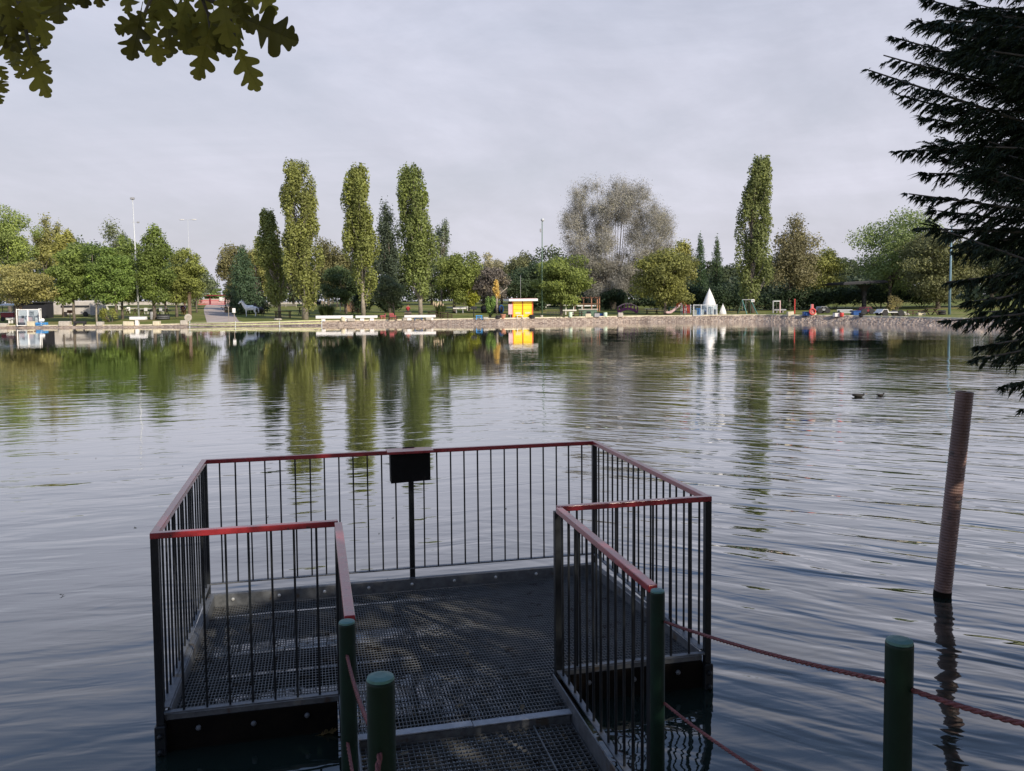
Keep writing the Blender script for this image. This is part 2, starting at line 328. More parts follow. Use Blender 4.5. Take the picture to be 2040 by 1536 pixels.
cd=bpy.data.cameras.new('camera'); co=bpy.data.objects.new('camera',cd); COL.objects.link(co); sc.camera=co
cd.sensor_width=36; cd.lens=F/2040*36; cd.shift_y=-68/2040; cd.clip_end=4000; cd.clip_start=.05
cx=RT*_c+UP*_s; cu=RT*(-_s)+UP*_c
mm=Matrix((cx,cu,-FWD)).transposed().to_4x4(); mm.translation=CAM; co.matrix_world=mm
sc.view_settings.view_transform='Standard'; sc.view_settings.look='None'; sc.view_settings.exposure=0; sc.view_settings.gamma=1
# ------------------------------------------------------------------ the lake and its banks
SH=[(-59,98,.22),(-40.2,95,.22),(-23.7,96,.45),(-1.1,94.5,.58),(14.7,99,.62),(27,96,.68),(33.9,86,.68),(38,75,.62),(44,60,.6),(49,45,.6),(46,25,.7),(34,12,.75),(20,6.5,.75),(12,4.8,.75),(6.5,3.3,.75),(4,2.7,.75),(0,2.5,.75),(-8,2.5,.75),(-20,3,.75),(-45,6,.7),(-68,20,.6),(-80,45,.5),(-79,75,.3),(-70,92,.22)]
LC=(0.,50.)
_a=np.array([math.atan2(y-LC[1],x-LC[0]) for x,y,z in SH]); _r=np.array([math.hypot(x-LC[0],y-LC[1]) for x,y,z in SH]); _z=np.array([z for x,y,z in SH])
_o=np.argsort(_a); _a=_a[_o]; 
# straight shoreline between the measured points
_P=np.array([(x-LC[0],y-LC[1]) for x,y,z in SH])[_o]; _zz=_z[_o]
def shore(th):
    th=(th+math.pi)%(2*math.pi)-math.pi
    i=np.searchsorted(_a,th)-1; i=i%len(_a); j=(i+1)%len(_a)
    p,q=_P[i],_P[j]; d=(math.cos(th),math.sin(th)); e=(q[0]-p[0],q[1]-p[1])
    det=d[0]*(-e[1])+d[1]*e[0]
    r=(p[0]*(-e[1])+p[1]*e[0])/det; u=(d[0]*p[1]-d[1]*p[0])/det; u=-u if u<0 else u
    u=min(1,max(0,u)); return r,_zz[i]*(1-u)+_zz[j]*u
WB=1.25   # width of the sloping bank
def rise(dd,th):
    k=max(0,min(1,(math.sin(th)+.15)/.4))     # only the far park climbs gently away from the lake
    return k*.019*min(max(dd,0),115.)
def gz(x,y):
    dx,dy=x-LC[0],y-LC[1]; th=math.atan2(dy,dx); r,zk=shore(th); d=math.hypot(dx,dy)-r
    if d<WB: return zk*max(d,-1)/WB
    return zk+rise(d-WB,th)
NA=2200
ths=np.linspace(-math.pi,math.pi,NA,endpoint=False); SR=[shore(t) for t in ths]
jr=np.convolve(rs.randn(NA+8),np.ones(9)/9,'valid')*.25
def ring_mesh(name,offs,zf,m,jit=0):
    V=[];n=NA
    for k,o in enumerate(offs):
        for i,t in enumerate(ths):
            r,zk=SR[i]; rr=r+o+(jr[i] if o<WB-.01 and math.sin(t)>0 else 0); V.append((LC[0]+rr*math.cos(t),LC[1]+rr*math.sin(t),zf(k,o,zk,t)))
    V=np.array(V)
    if jit: 
        a=n; b=n*(len(offs)-1); V[a:b]+=rs.uniform(-jit,jit,(b-a,3))*np.array([1,1,.7])
    I=np.arange(n); Fq=np.concatenate([np.stack([k*n+I,(k+1)*n+I,(k+1)*n+(I+1)%n,k*n+(I+1)%n],1) for k in range(len(offs)-1)])
    return np_mesh(name,V,Fq[:,::-1],m)
ob=ring_mesh('bank',[-2.5,-.3,.05,.3,.55,.8,1.05,WB],lambda k,o,zk,t: zk*(o/WB) if o>=-.3 else -.9,bank_mat(),.035); tag(ob,kind='structure')
ob=ring_mesh('kerb',[WB-.02,WB-.015,WB+.34,WB+.345],lambda k,o,zk,t: zk+(.10 if k in(1,2) else -.05),M['cream']); tag(ob,kind='structure')
offs=[WB,WB+.5,WB+3,WB+8,WB+20,WB+45,WB+80,WB+115,WB+200,WB+500,WB+1600]
ob=ring_mesh('lawn',offs,lambda k,o,zk,t: zk+rise(o-WB,t),ground_mat()); tag(ob,kind='structure')
V=[];
for i in range(0,NA,4):
    r,zk=SR[i]; V.append((LC[0]+(r+1.)*math.cos(ths[i]),LC[1]+(r+1.)*math.sin(ths[i]),0.))
me=bpy.data.meshes.new('water'); me.from_pydata(V,[],[tuple(range(len(V)))]); ob=link_mesh('water',me,water_mat()); tag(ob,kind='structure')
# the road from the gate to the water
def strip(name,pts,m,dz=.03):
    """pts: list of (left,right) world xy"""
    V=[];n=len(pts)
    for l,r in pts:
        for k in range(5):
            x=l[0]+(r[0]-l[0])*k/4; y=l[1]+(r[1]-l[1])*k/4; V.append((x,y,gz(x,y)+dz))
    Fs=[(i*5+k,i*5+k+1,(i+1)*5+k+1,(i+1)*5+k) for i in range(n-1) for k in range(4)]
    me=bpy.data.meshes.new(name); me.from_pydata(V,[],Fs); return tag(link_mesh(name,me,m),kind='structure')
pts=[]
for k in range(60):
    Y=98.2+k*1.7; u=k/59
    xl=(413+(416-413)*min(1,u*1.2)-1020+ (-7)*math.sin(u*3.1))/F*Y; xr=((480 if k else 486)*(1-u**.5)+458*u**.5-1020)/F*Y
    pts.append(((xl,Y),(xr,Y)))
strip('road',pts,mat('pale_asphalt',(.42,.35,.31),.9,var=.15,scale=.8,bump=.01,bscale=6))
# ------------------------------------------------------------------ far-bank placement helpers
def ground_at(px,py):
    d=ray(px,py); t=85/d.y
    while t<400/d.y:
        p=CAM+d*t
        r=math.hypot(p.x-LC[0],p.y-LC[1])-shore(math.atan2(p.y-LC[1],p.x-LC[0]))[0]
        if r>WB*.9 and p.z<=gz(p.x,p.y): return Vector((p.x,p.y,gz(p.x,p.y)))
        t+=.15
    return Vector((p.x,p.y,gz(p.x,p.y)))
def base(px,py):
    p=ground_at(px,py); return p,p.y/F
def onY(px,Y,py=620):
    p=atY(px,py,Y); return Vector((p.x,p.y,gz(p.x,p.y)))
# ------------------------------------------------------------------ trees of the far park
def leaf_mesh(name,clumps,n,size,parent,color,m='leaf',shell=.5,flat=0.,asp=.62,fuzz=.14,up=0.):
    if m=='leaf' and size<.2: n=int(n*1.7); size*=.77
    if m=='leaf': color=(color[0]*1.08,color[1]*1.06,color[2]*1.35)
    C=np.asarray(clumps,float); w=(C[:,3]*C[:,4]+C[:,4]*C[:,5]+C[:,3]*C[:,5]); w/=w.sum()
    idx=rs.choice(len(C),n,p=w); ct=rs.rand(len(C))
    d=rs.randn(n,3); d/=np.linalg.norm(d,axis=1)[:,None]
    rad=(1-shell*rs.rand(n)**1.6)[:,None]*(1+fuzz*rs.randn(n))[:,None]
    P=C[idx,:3]+d*C[idx,3:6]*rad
    N=d+.75*rs.randn(n,3); N[:,2]+=.35; N/=np.linalg.norm(N,axis=1)[:,None]
    T=np.cross(N,rs.randn(n,3)); T[:,2]+=up; T-=N*(T*N).sum(1)[:,None]; T/=np.linalg.norm(T,axis=1)[:,None]+1e-9; B=np.cross(N,T)
    s=(size*(.6+.8*rs.rand(n)))[:,None]
    V=np.stack([P-T*s,P+B*s*asp-T*s*.1,P+T*s,P-B*s*asp-T*s*.1],1).reshape(-1,3)
    Fq=np.arange(n*4).reshape(n,4)
    tint=np.clip(.45*ct[idx]+.55*rs.rand(n),0,1)
    return np_mesh(name,V,Fq,M[m],parent,tint,color=tuple(c*LEAFK for c in color))
LEAFK=2.25
def trunk_mesh(parent,h,r,limbs,m='bark',lean=(0,0),name='trunk'):
    b=MB(); path=[(lean[0]*k/5+random.uniform(-.04,.04)*(k>0),lean[1]*k/5,-.15+(h+.15)*k/5) for k in range(6)]
    b.tube(path,[r*1.35,r*1.05,r*.95,r*.85,r*.75,r*.6],9)
    for (x,y,z,rr) in limbs:
        z0=h*random.uniform(.55,.97); t=z0/h; p0=Vector((lean[0]*t,lean[1]*t,z0)); p1=Vector((x,y,z)); mid=(p0+p1)/2+Vector((random.uniform(-.2,.2),random.uniform(-.2,.2),random.uniform(.0,.3)))
        b.tube([p0,mid,p1],[rr,rr*.7,rr*.3],6)
    return b.build(name,M[m],parent,smooth=True)
def crown_box(px0,px1,yt,yb,Y):
    a=atY(px0,(yt+yb)/2,Y);b=atY(px1,(yt+yb)/2,Y);t=atY((px0+px1)/2,yt,Y);u=atY((px0+px1)/2,yb,Y)
    return (a.x+b.x)/2,(b.x-a.x)/2,t.z,u.z
def broad(label,px,Y,x0,x1,yt,yb,color,name='broadleaf_tree',n=None,size=.17,k=42,shell=.5,bark='bark',r=.16,cone=0.,group=None,lean=0,asp=.62,fuzz=.14,cl=(.2,.36),low=.75,flip=None):
    p=onY(px,Y); t=thing(name,label,'tree',p,0,group)
    cx,hw,zt,zb=crown_box(x0,x1,yt,yb,Y); cx-=p.x; zt-=p.z; zb=max(zb-p.z,.5); cz=(zt+zb)/2; hh=(zt-zb)/2; hd=hw*.85
    cs=[]
    for i in range(k):
        d=rs.randn(3); d/=np.linalg.norm(d); f=rs.uniform(.3,1.0); rr=rs.uniform(*cl)
        z=d[2]*f; taper=(1-cone*(z*.5+.5)) if cone else 1
        q=[cx+d[0]*f*hw*(1-rr*.6)*taper,d[1]*f*hd*(1-rr*.6)*taper,cz+z*hh*(1-rr*.5)]
        rx=hw*rr*(1.05 if not cone else taper+.2)
        cs.append(q+[rx,rx,max(hh*rr*low,.3)])
    # the top is always reached
    if cone:
        for u in(.3,.5,.68,.8): cs.append([cx+rs.uniform(-.06,.06)*hw,rs.uniform(-.1,.1)*hw,cz+hh*u,hw*(1-u)*.75+.25,hw*(1-u)*.75+.25,hh*.2])
    q=np.array(cs); lo_,hi_=(q[:,0]-q[:,3]).min(),(q[:,0]+q[:,3]).max(); kx=2*hw/(hi_-lo_); q[:,0]=cx-hw+(q[:,0]-lo_)*kx; q[:,3]*=kx
    zl,zh=(q[:,2]-q[:,5]).min(),(q[:,2]+q[:,5]).max(); kz=2*hh/(zh-zl); q[:,2]=zb+(q[:,2]-zl)*kz; q[:,5]*=kz; cs=q.tolist()
    area=4*math.pi*hw*hh
    n=int(n*1.25) if n else n
    nn=n or int(min(11000,1.75*area/(2*size*size*asp)*.55))
    leaf_mesh('crown',cs,nn,size,t,color,shell=shell,asp=asp,fuzz=fuzz)
    lim=[(q[0],q[1],q[2],r*.45) for q in cs[:9]]
    trunk_mesh(t,max(zb*1.0,cz*.62),r,lim,bark,(lean,0))
    return t
def poplar(label,px,Y,prof,yt,yb,color,ntips=46,size=.17,n=9500,bark='palebark',r=.3,group='Lombardy poplars on the far bank',tilt=0.):
    """prof: list of (fraction of height from crown foot, left px, right px)"""
    p=onY(px,Y); t=thing('poplar_tree',label,'tree',p,0,group); s=Y/F
    zt=atY(px,yt,Y).z-p.z; zb=atY(px,yb,Y).z-p.z
    fr=[a for a,b,c in prof]; ls=[(b-px)*s for a,b,c in prof]; rt=[(c-px)*s for a,b,c in prof]
    cs=[];lim=[]
    ntips=int(ntips*1.5)
    for i in range(ntips):
        u=rs.rand()**.85; zc=zb+(zt-zb)*(.03+.9*u); l=np.interp(u,fr,ls); g=np.interp(u,fr,rt); mid=(l+g)/2; hw=(g-l)/2
        th=rs.rand()*6.283; ff=math.sqrt(rs.rand())*.84
        rx=rs.uniform(.5,.8)*(.75+.25*hw/2.3); rz=rs.uniform(1.1,2.1)
        zc=min(zc,zt-rz*.75)
        cs.append([mid+math.cos(th)*hw*ff,math.sin(th)*hw*ff,zc,rx,rx,rz]); lim.append((cs[-1][0],cs[-1][1],zc,.06))
    for q in range(7):
        m0=np.interp(.97,fr,ls);m1=np.interp(.97,fr,rt); cs.append([rs.uniform(m0,m1)*.8+.1*(m0+m1),rs.uniform(-.5,.5),zt-rs.uniform(.7,1.8),.42,.42,1.1])
    leaf_mesh('crown',cs,int(n*1.25),size,t,color,shell=.5,asp=.7,fuzz=.08,up=.4)
    trunk_mesh(t,zt*.8,r,[],bark); b=MB()
    for x,y,z,rr in lim: b.tube([(0,0,max(z-3.4,zb*.9)),(x*.75,y*.75,z-1.4),(x,y,z)],[rr,rr*.8,rr*.4],5)
    b.build('branches',M['greybark'],t,smooth=True)
    return t
def conifer_far(label,px,Y,x0,x1,yt,yb,color,name='cypress_tree',n=4500,size=.15,k=40,power=.8,group=None,r=.16):
    p=onY(px,Y); t=thing(name,label,'tree',p,0,group); cx,hw,zt,zb=crown_box(x0,x1,yt,yb,Y); cx-=p.x; zt-=p.z; zb=max(zb-p.z,.25)
    cs=[]
    for i in range(k):
        u=i/(k-1); w=hw*max(.05,(1-u)**power); th=i*2.399; f=.6*rs.uniform(.5,1)
        cs.append([cx*(1)+math.cos(th)*w*f,math.sin(th)*w*f,zb+(zt-zb)*(u*.95+.02),w*.5+.12,w*.5+.12,(zt-zb)*.085+.1])
    leaf_mesh('crown',cs,n,size,t,color,'needle',shell=.5,asp=.3,fuzz=.2,up=.9)
    trunk_mesh(t,(zb+zt)*.6,r,[],'bark'); return t
def shrub(label,px,Y,x0,x1,yt,yb,color,n=1800,size=.14,k=12,name='shrub',cat='shrub',group=None,m='leaf'):
    p=onY(px,Y); t=thing(name,label,cat,p,0,group); cx,hw,zt,zb=crown_box(x0,x1,yt,yb,Y); cx-=p.x; zt-=p.z
    cs=[[cx+rs.uniform(-.7,.7)*hw,rs.uniform(-.5,.5)*hw*.7,zt*rs.uniform(.2,.78),hw*.38,hw*.34,zt*.24] for i in range(k)]
    leaf_mesh('foliage',cs,n,size,t,color,m,shell=.6,fuzz=.2); b=MB()
    for q in cs[:6]: b.tube([(q[0]*.2,q[1]*.2,-.05),(q[0]*.6,q[1]*.6,q[2]*.5),(q[0],q[1],q[2])],[.05,.035,.015],5)
    b.build('stems',M['bark'],t); return t
G_OL=(0.148,0.141,0.041);G_MID=(0.093,0.122,0.025);G_YEL=(.16,.15,.026);G_DK=(0.044,0.063,0.022);G_LT=(.13,.16,.042);G_BR=(.12,.10,.04);G_BLUE=(0.034,0.054,0.028);G_PALE=(.18,.17,.085)
# left-hand grove, front row first
broad('low spreading olive-green tree behind the white display cage, far left',33,103,-45,112,518,606,G_OL,n=7500,cl=(.22,.36),r=.2,size=.15)
broad('green tree with drooping leaf tiers behind the dark bench, left grove',147,106,88,205,482,608,G_MID,n=8000,k=44,low=.45,r=.17)
broad('bright green tree on a thin pale trunk left of the tall white lamp pole',192,104,165,262,486,606,(.08,.115,.022),n=7500,k=40,low=.5,bark='palebark',r=.1)
broad('tall feathery light green tree at the far left edge, tallest of the left grove',20,124,-40,80,410,560,(.12,.15,.035),n=8500,k=40,r=.25)
broad('tall wispy yellow-green tree left of the grove\'s yellow tree',92,128,66,126,424,580,(.15,.15,.045),n=4200,k=26,shell=.8,r=.2,fuzz=.25)
broad('small yellow-leaved tree showing above the left grove',126,122,104,150,456,540,(.15,.15,.035),n=3000,k=20,r=.14)
broad('grey-green thin-leaved tree rising behind the white lamp pole',232,130,196,268,436,570,(.10,.115,.05),n=4500,k=26,shell=.85,fuzz=.25,r=.18)
broad('green tree filling the grove between the pale trunk and the white lamp pole',244,112,206,300,466,604,G_MID,n=6500,k=36,low=.5,r=.16)
broad('pointed green tree right of the white lamp pole, above the grey bin',307,109,266,352,446,606,(.075,.10,.02),n=8500,k=44,cone=.55,low=.5,r=.22)
broad('bushy yellow-green tree behind the palm',352,116,318,408,494,606,(.11,.125,.028),n=7000,k=38,low=.55,r=.18)
broad('sparse tree with wispy side shoots left of the road gap',392,132,368,424,512,612,(.10,.12,.05),n=2600,k=18,shell=.9,fuzz=.3,r=.12)
broad('deep green tree behind the pale trailer, back of the left grove',175,138,110,240,470,600,G_DK,n=6000,k=30,r=.2,size=.2)
broad('dark tree behind the cage at the back of the left grove',60,140,-10,130,480,606,G_DK,n=6000,k=30,r=.22,size=.2)
broad('shaded tree behind the barrel planter, back of the left grove',330,140,270,392,500,606,G_DK,n=5000,k=28,r=.2,size=.2)
# far gap
broad('small distant tree above the red gate, left of the gap',426,235,398,446,574,604,(.09,.12,.035),n=1600,size=.3,k=14,r=.2)
broad('small dark distant tree above the red gate, right of the gap',446,240,432,466,578,606,(.05,.08,.035),n=1300,size=.3,k=12,r=.2)
# right of the road
broad('rounded reddish-green tree at the right side of the road',462,146,428,502,484,604,(.105,.10,.036),n=6500,k=36,r=.25,size=.19)
conifer_far('broad blue-green conifer standing over the white horse',486,124,438,530,490,622,G_BLUE,name='conifer_tree',n=8500,size=.19,power=.55,k=60,r=.2)
broad('yellowish tree between the blue-green conifer and the small poplar',512,134,484,548,470,590,(.13,.13,.035),n=4000,k=24,r=.16)
poplar('short leaning poplar at the left of the row, with a pale forked trunk',557,108,[(0,535,575),(.25,512,582),(.6,510,572),(.85,516,562),(1,530,546)],420,600,(.10,.115,.028),n=7000,ntips=34,r=.16)
poplar('tall thick poplar with a yellowish lower crown, first tall one from the left',608,102,[(0,596,630),(.12,580,646),(.3,562,648),(.5,566,640),(.75,560,634),(.92,566,630),(1,575,622)],322,600,(.112,.122,.03),n=11500,ntips=56)
poplar('tall slim poplar with a crooked waist, between the two thicker poplars',724,102,[(0,712,738),(.15,695,752),(.35,688,760),(.55,690,752),(.75,684,748),(.9,690,746),(1,704,728)],330,596,(.105,.118,.027),n=9500,ntips=46,r=.22)
poplar('tall dark-green poplar with a forked top beside the red-shirted person',838,102,[(0,828,852),(.15,806,868),(.35,800,874),(.6,796,864),(.8,788,860),(.93,794,858),(1,800,848)],331,596,(.09,.11,.027),n=10500,ntips=54,r=.21)
broad('rounded brownish-green tree between the first two tall poplars',655,128,622,704,470,598,(.095,.092,.033),n=6000,k=34,r=.2)
broad('dark thin-topped tree squeezed between the second and third tall poplars',776,122,748,806,394,596,(.042,.055,.028),n=5200,k=30,shell=.9,r=.2,fuzz=.22)
broad('wispy tree peeking out right of the dark-green poplar',880,126,858,902,436,560,(.09,.11,.055),n=1900,k=16,shell=.95,fuzz=.35,r=.14)
broad('low grey-green multi-stemmed tree behind the red chairs',784,108,738,808,548,616,(.075,.092,.042),n=3400,k=22,r=.13,size=.15)
broad('dark tree with shaded trunk right of the first tall poplar',690,120,640,742,530,606,G_DK,n=4200,k=24,r=.16)
broad('broad green and yellow tree right of the dark-green poplar',905,118,862,962,500,606,(.095,.115,.024),n=7000,k=38,r=.2)
broad('yellow-green bush-like tree above the long white tables',934,124,900,966,545,612,(.15,.16,.02),n=3200,k=20,r=.14)
broad('pale cream-tinged tree right of the green and yellow tree',972,136,934,1012,502,600,G_PALE,n=5000,k=28,r=.2)
broad('dull grey-brown bushy tree behind the large tunnel pipe',968,116,940,1016,532,608,(.085,.075,.05),n=5000,k=30,r=.14,shell=.8)
broad('olive tree behind the left corner of the yellow kiosk',1034,134,1002,1076,500,606,(.10,.105,.04),n=5500,k=30,r=.2)
broad('dark green tree directly behind the yellow kiosk',1062,124,1010,1116,520,612,(.04,.058,.024),n=7000,k=34,r=.2)
broad('round green tree with a dark trunk right of the yellow kiosk',1118,104,1056,1186,506,612,(.085,.105,.022),n=10000,k=48,r=.2,low=.6)
broad('green-gold tree on two trunks in front of the grey tree, left of the slide',1325,104,1256,1394,492,614,(.10,.105,.025),n=10500,k=48,r=.18,low=.6)
broad('thin yellow-topped sapling crown at the right edge of the green-gold tree',1362,110,1336,1394,476,570,(.145,.145,.038),n=1800,k=18,shell=.95,fuzz=.3,r=.1)
conifer_far('narrow dark cypress, left one of the pair behind the large white cone',1394,120,1376,1414,468,612,(.028,.048,.02),n=4800,power=.45)
conifer_far('narrow dark cypress, right one of the pair behind the large white cone',1427,122,1410,1446,474,612,(.032,.05,.02),n=4500,power=.5)
poplar('tall solitary poplar with a sign on its trunk, far right of the row',1497,104,[(0,1480,1520),(.15,1466,1536),(.35,1456,1534),(.55,1466,1534),(.75,1476,1532),(.9,1486,1532),(1,1502,1526)],313,600,(.09,.105,.03),n=11000,ntips=54,bark='bark')
broad('thin brownish-green tree right of the solitary poplar',1573,112,1524,1640,424,604,(.105,.098,.042),n=7500,k=44,shell=.8,r=.17,fuzz=.2,cone=.3)
broad('yellow-green tree above the life-ring post',1640,116,1592,1692,490,610,(.13,.138,.033),n=6000,k=36,r=.16,cone=.25)
broad('tall light green maple-like tree behind the dark shelter',1772,112,1690,1872,414,606,(.105,.135,.04),n=11500,k=54,r=.28,cl=(.18,.32))
broad('broad olive tree behind the white pickup and blue pole',1868,104,1780,1968,456,608,(.078,.082,.03),n=11500,k=54,r=.26)
broad('dark tree at the right end, behind the near conifer',1975,106,1900,2080,470,612,(.06,.07,.028),n=8000,k=40,r=.25)
# the large bare-looking grey willow
def grey_tree():
    Y=128; p=onY(1222,Y); t=thing('willow_tree','huge silvery grey-brown tree with sparse leaves, behind the round green tree','tree',p)
    s=Y/F; b=MB(); z=lambda y: atY(1222,y,Y).z-p.z; x=lambda q:(q-1222)*s
    cs=[]
    out=[(1122,470),(1128,420),(1148,380),(1180,362),(1215,366),(1242,360),(1262,366),(1285,362),(1302,400),(1322,420),(1338,445),(1348,480),(1340,520),(1300,560),(1250,585),(1180,585),(1140,540),(1122,500)]
    for k in range(190):
        for tr in range(60):
            px_=rs.uniform(1126,1342); py_=rs.uniform(372,585)
            c=False
            for a in range(len(out)):
                (x1,y1),(x2,y2)=out[a],out[a-1]
                if (y1>py_)!=(y2>py_) and px_<(x2-x1)*(py_-y1)/(y2-y1)+x1: c=not c
            if c: break
        yd=rs.uniform(-1,1)*4.2*math.sqrt(max(.05,1-((px_-1232)/115)**2)); up_=1 if py_<470 else .8
        cs.append([x(px_),yd,z(py_),1.35,1.35,1.7*up_])
        if k<90:
            q=Vector(cs[-1][:3]); st=Vector((q.x*.12,q.y*.12,min(q.z*.35,2.4+random.random()*2))); m1=st.lerp(q,.45)+Vector((q.x*.10,q.y*.1,-.1*q.z)); b.tube([(q.x*.03,q.y*.03,.1),st,m1,q],[.09,.07,.035,.01],5,False)
            for f in range(5):
                e=q+Vector((random.gauss(0,.7),random.gauss(0,.7),random.uniform(.2,1.5))); b.tube([m1.lerp(q,random.uniform(.5,1)),e],[.02,.006],3,False)
    for (px_,py_) in [(1128,415),(1148,385),(1165,368),(1182,362),(1200,368),(1228,362),(1246,358),(1258,366),(1280,362),(1290,370),(1306,408),(1322,424),(1338,452)]: cs.append([x(px_),rs.uniform(-1,1),z(py_+14),.4,.4,1.0])
    for k in range(46): cs.append([x(rs.uniform(1165,1290)),rs.uniform(-3.5,2.),z(rs.uniform(470,588)),1.3,1.3,1.5])
    b.build('trunk',mat('willow_bark',(.11,.095,.08),.9,scale=2,var=.3),t)
    leaf_mesh('crown',cs,120000,.135,t,(.160,.156,.108),shell=1.,asp=.3,fuzz=.25,up=.5)
grey_tree()
# pollarded trunk with a tuft of orange leaves, behind the tunnel pipe
def pollard():
    Y=112; p=onY(990,Y); s=Y/F; t=thing('pollard_tree','pollarded tree with pale trunk and orange leaf tuft above the tunnel pipe','tree',p)
    z=lambda y: atY(990,y,Y).z-p.z
    b=MB(); b.tube([(0,0,-.1),(0,0,z(600)),(.05,0,z(588))],[.16,.15,.14],8); b.tube([(0,0,z(592)),(.5,0,z(584)),(1.4,0,z(573))],[.12,.09,.06],6); b.tube([(0,0,z(592)),(-.1,0,z(580))],[.12,.08],6); b.build('trunk',M['palebark'],t,smooth=True)
    cs=[[rs.uniform(-.35,.25),rs.uniform(-.3,.3),rs.uniform(z(590),z(562)),.3,.3,.45] for k in range(9)]
    leaf_mesh('crown',cs,900,.12,t,(.30,.225,.06),shell=.7)
pollard()
# dim trees at the back that close the view, each named by what stands in front of it
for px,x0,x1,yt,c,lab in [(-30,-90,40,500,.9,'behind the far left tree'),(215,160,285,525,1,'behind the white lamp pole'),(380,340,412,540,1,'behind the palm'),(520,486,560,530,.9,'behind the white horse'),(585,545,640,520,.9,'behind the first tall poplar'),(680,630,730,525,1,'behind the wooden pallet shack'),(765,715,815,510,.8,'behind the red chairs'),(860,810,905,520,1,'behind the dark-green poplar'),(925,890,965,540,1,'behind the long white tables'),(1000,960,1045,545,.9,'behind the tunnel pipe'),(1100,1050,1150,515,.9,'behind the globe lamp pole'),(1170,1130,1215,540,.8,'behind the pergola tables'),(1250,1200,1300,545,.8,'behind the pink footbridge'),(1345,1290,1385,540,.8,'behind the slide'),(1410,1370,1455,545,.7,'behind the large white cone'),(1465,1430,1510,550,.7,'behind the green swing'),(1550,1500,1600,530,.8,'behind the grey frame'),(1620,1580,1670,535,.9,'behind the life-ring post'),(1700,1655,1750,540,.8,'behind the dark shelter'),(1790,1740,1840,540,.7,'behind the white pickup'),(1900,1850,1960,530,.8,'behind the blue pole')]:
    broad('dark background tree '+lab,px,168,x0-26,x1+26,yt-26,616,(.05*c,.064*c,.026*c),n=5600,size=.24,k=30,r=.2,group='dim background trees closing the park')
def far_wood():
    cs=[]
    for px in np.arange(-260,2300,16):
        if 396<px<452: continue
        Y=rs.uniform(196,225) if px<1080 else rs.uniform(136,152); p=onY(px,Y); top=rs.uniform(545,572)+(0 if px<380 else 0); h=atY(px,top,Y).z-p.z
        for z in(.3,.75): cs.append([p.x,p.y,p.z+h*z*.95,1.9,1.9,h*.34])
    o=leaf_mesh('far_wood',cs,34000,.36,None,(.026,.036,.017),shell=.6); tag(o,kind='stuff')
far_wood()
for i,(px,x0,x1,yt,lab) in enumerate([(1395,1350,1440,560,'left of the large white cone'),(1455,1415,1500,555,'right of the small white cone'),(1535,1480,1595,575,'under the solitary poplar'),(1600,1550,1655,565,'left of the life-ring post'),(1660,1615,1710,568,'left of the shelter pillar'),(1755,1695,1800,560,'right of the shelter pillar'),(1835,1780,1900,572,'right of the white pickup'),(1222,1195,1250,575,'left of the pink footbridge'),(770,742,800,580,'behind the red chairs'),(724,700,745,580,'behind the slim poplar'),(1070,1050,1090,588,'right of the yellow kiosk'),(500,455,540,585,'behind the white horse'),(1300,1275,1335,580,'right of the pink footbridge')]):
    shrub('shade-dark painted bush '+lab,px,113 if px>1370 else 124,x0,x1,yt,622,(.022,.034,.014),n=2600,k=14,size=.17,group='dark bushes under the trees')  # dark leaf colour stands in for tree shade; right-hand bushes widened for it
shrub('small yellow-green bush right of the pale trunk, by the cream block',222,104,196,232,612,640,(.13,.14,.03),n=700,k=8,size=.11)
shrub('leafy green ivy bush in front of the tunnel pipe',976,100,966,988,588,632,(.085,.13,.03),n=2000,k=14,size=.1)
shrub('small light bush left of the green swing',1470,106,1464,1478,606,626,(.15,.16,.06),n=500,k=6,size=.09)
shrub('thin yellowish sapling beside the white pickup',1785,92,1766,1800,585,628,(.14,.12,.04),n=420,k=9,size=.09)
def palm():
    Y=106; p=onY(378,Y); t=thing('palm_tree','stocky palm with drooping fronds left of the road','tree',p); s=Y/F
    zc=atY(378,582,Y).z-p.z; b=MB(); b.tube([(0,0,-.1),(0,0,zc*.5),(.02,0,zc)],[.24,.2,.24],10)
    b.build('trunk',mat('palm_trunk',(.17,.12,.085),.95,bump=.05,bscale=7,scale=4),t)
    V=[];Fq=[];tn=[]
    for k in range(46):
        a=rs.rand()*6.283; el=rs.uniform(-.5,1.1); L=rs.uniform(1.2,1.8); c0=Vector((0,0,zc)); d=Vector((math.cos(a)*math.cos(el),math.sin(a)*math.cos(el),math.sin(el)))
        for q in range(12):
            u=(q+1)/12; pt=c0+d*L*u*.8+Vector((0,0,-.35*L*u*u)); side=d.cross(Vector((0,0,1))).normalized()
            for sg in(-1,1):
                tip=pt+(side*sg*.38+d*.3+Vector((0,0,-.14)))*L*.38*(1-.4*u); wv=Vector((0,0,1)).cross(tip-pt).normalized()*.035
                n=len(V); V+=[pt-wv,pt+wv,tip+wv*.3,tip-wv*.3]; Fq.append((n,n+1,n+2,n+3)); tn.append(rs.rand())
    np_mesh('crown',np.array([tuple(v) for v in V]),Fq,M['leaf'],t,tn,color=(.13,.13,.03))
palm()
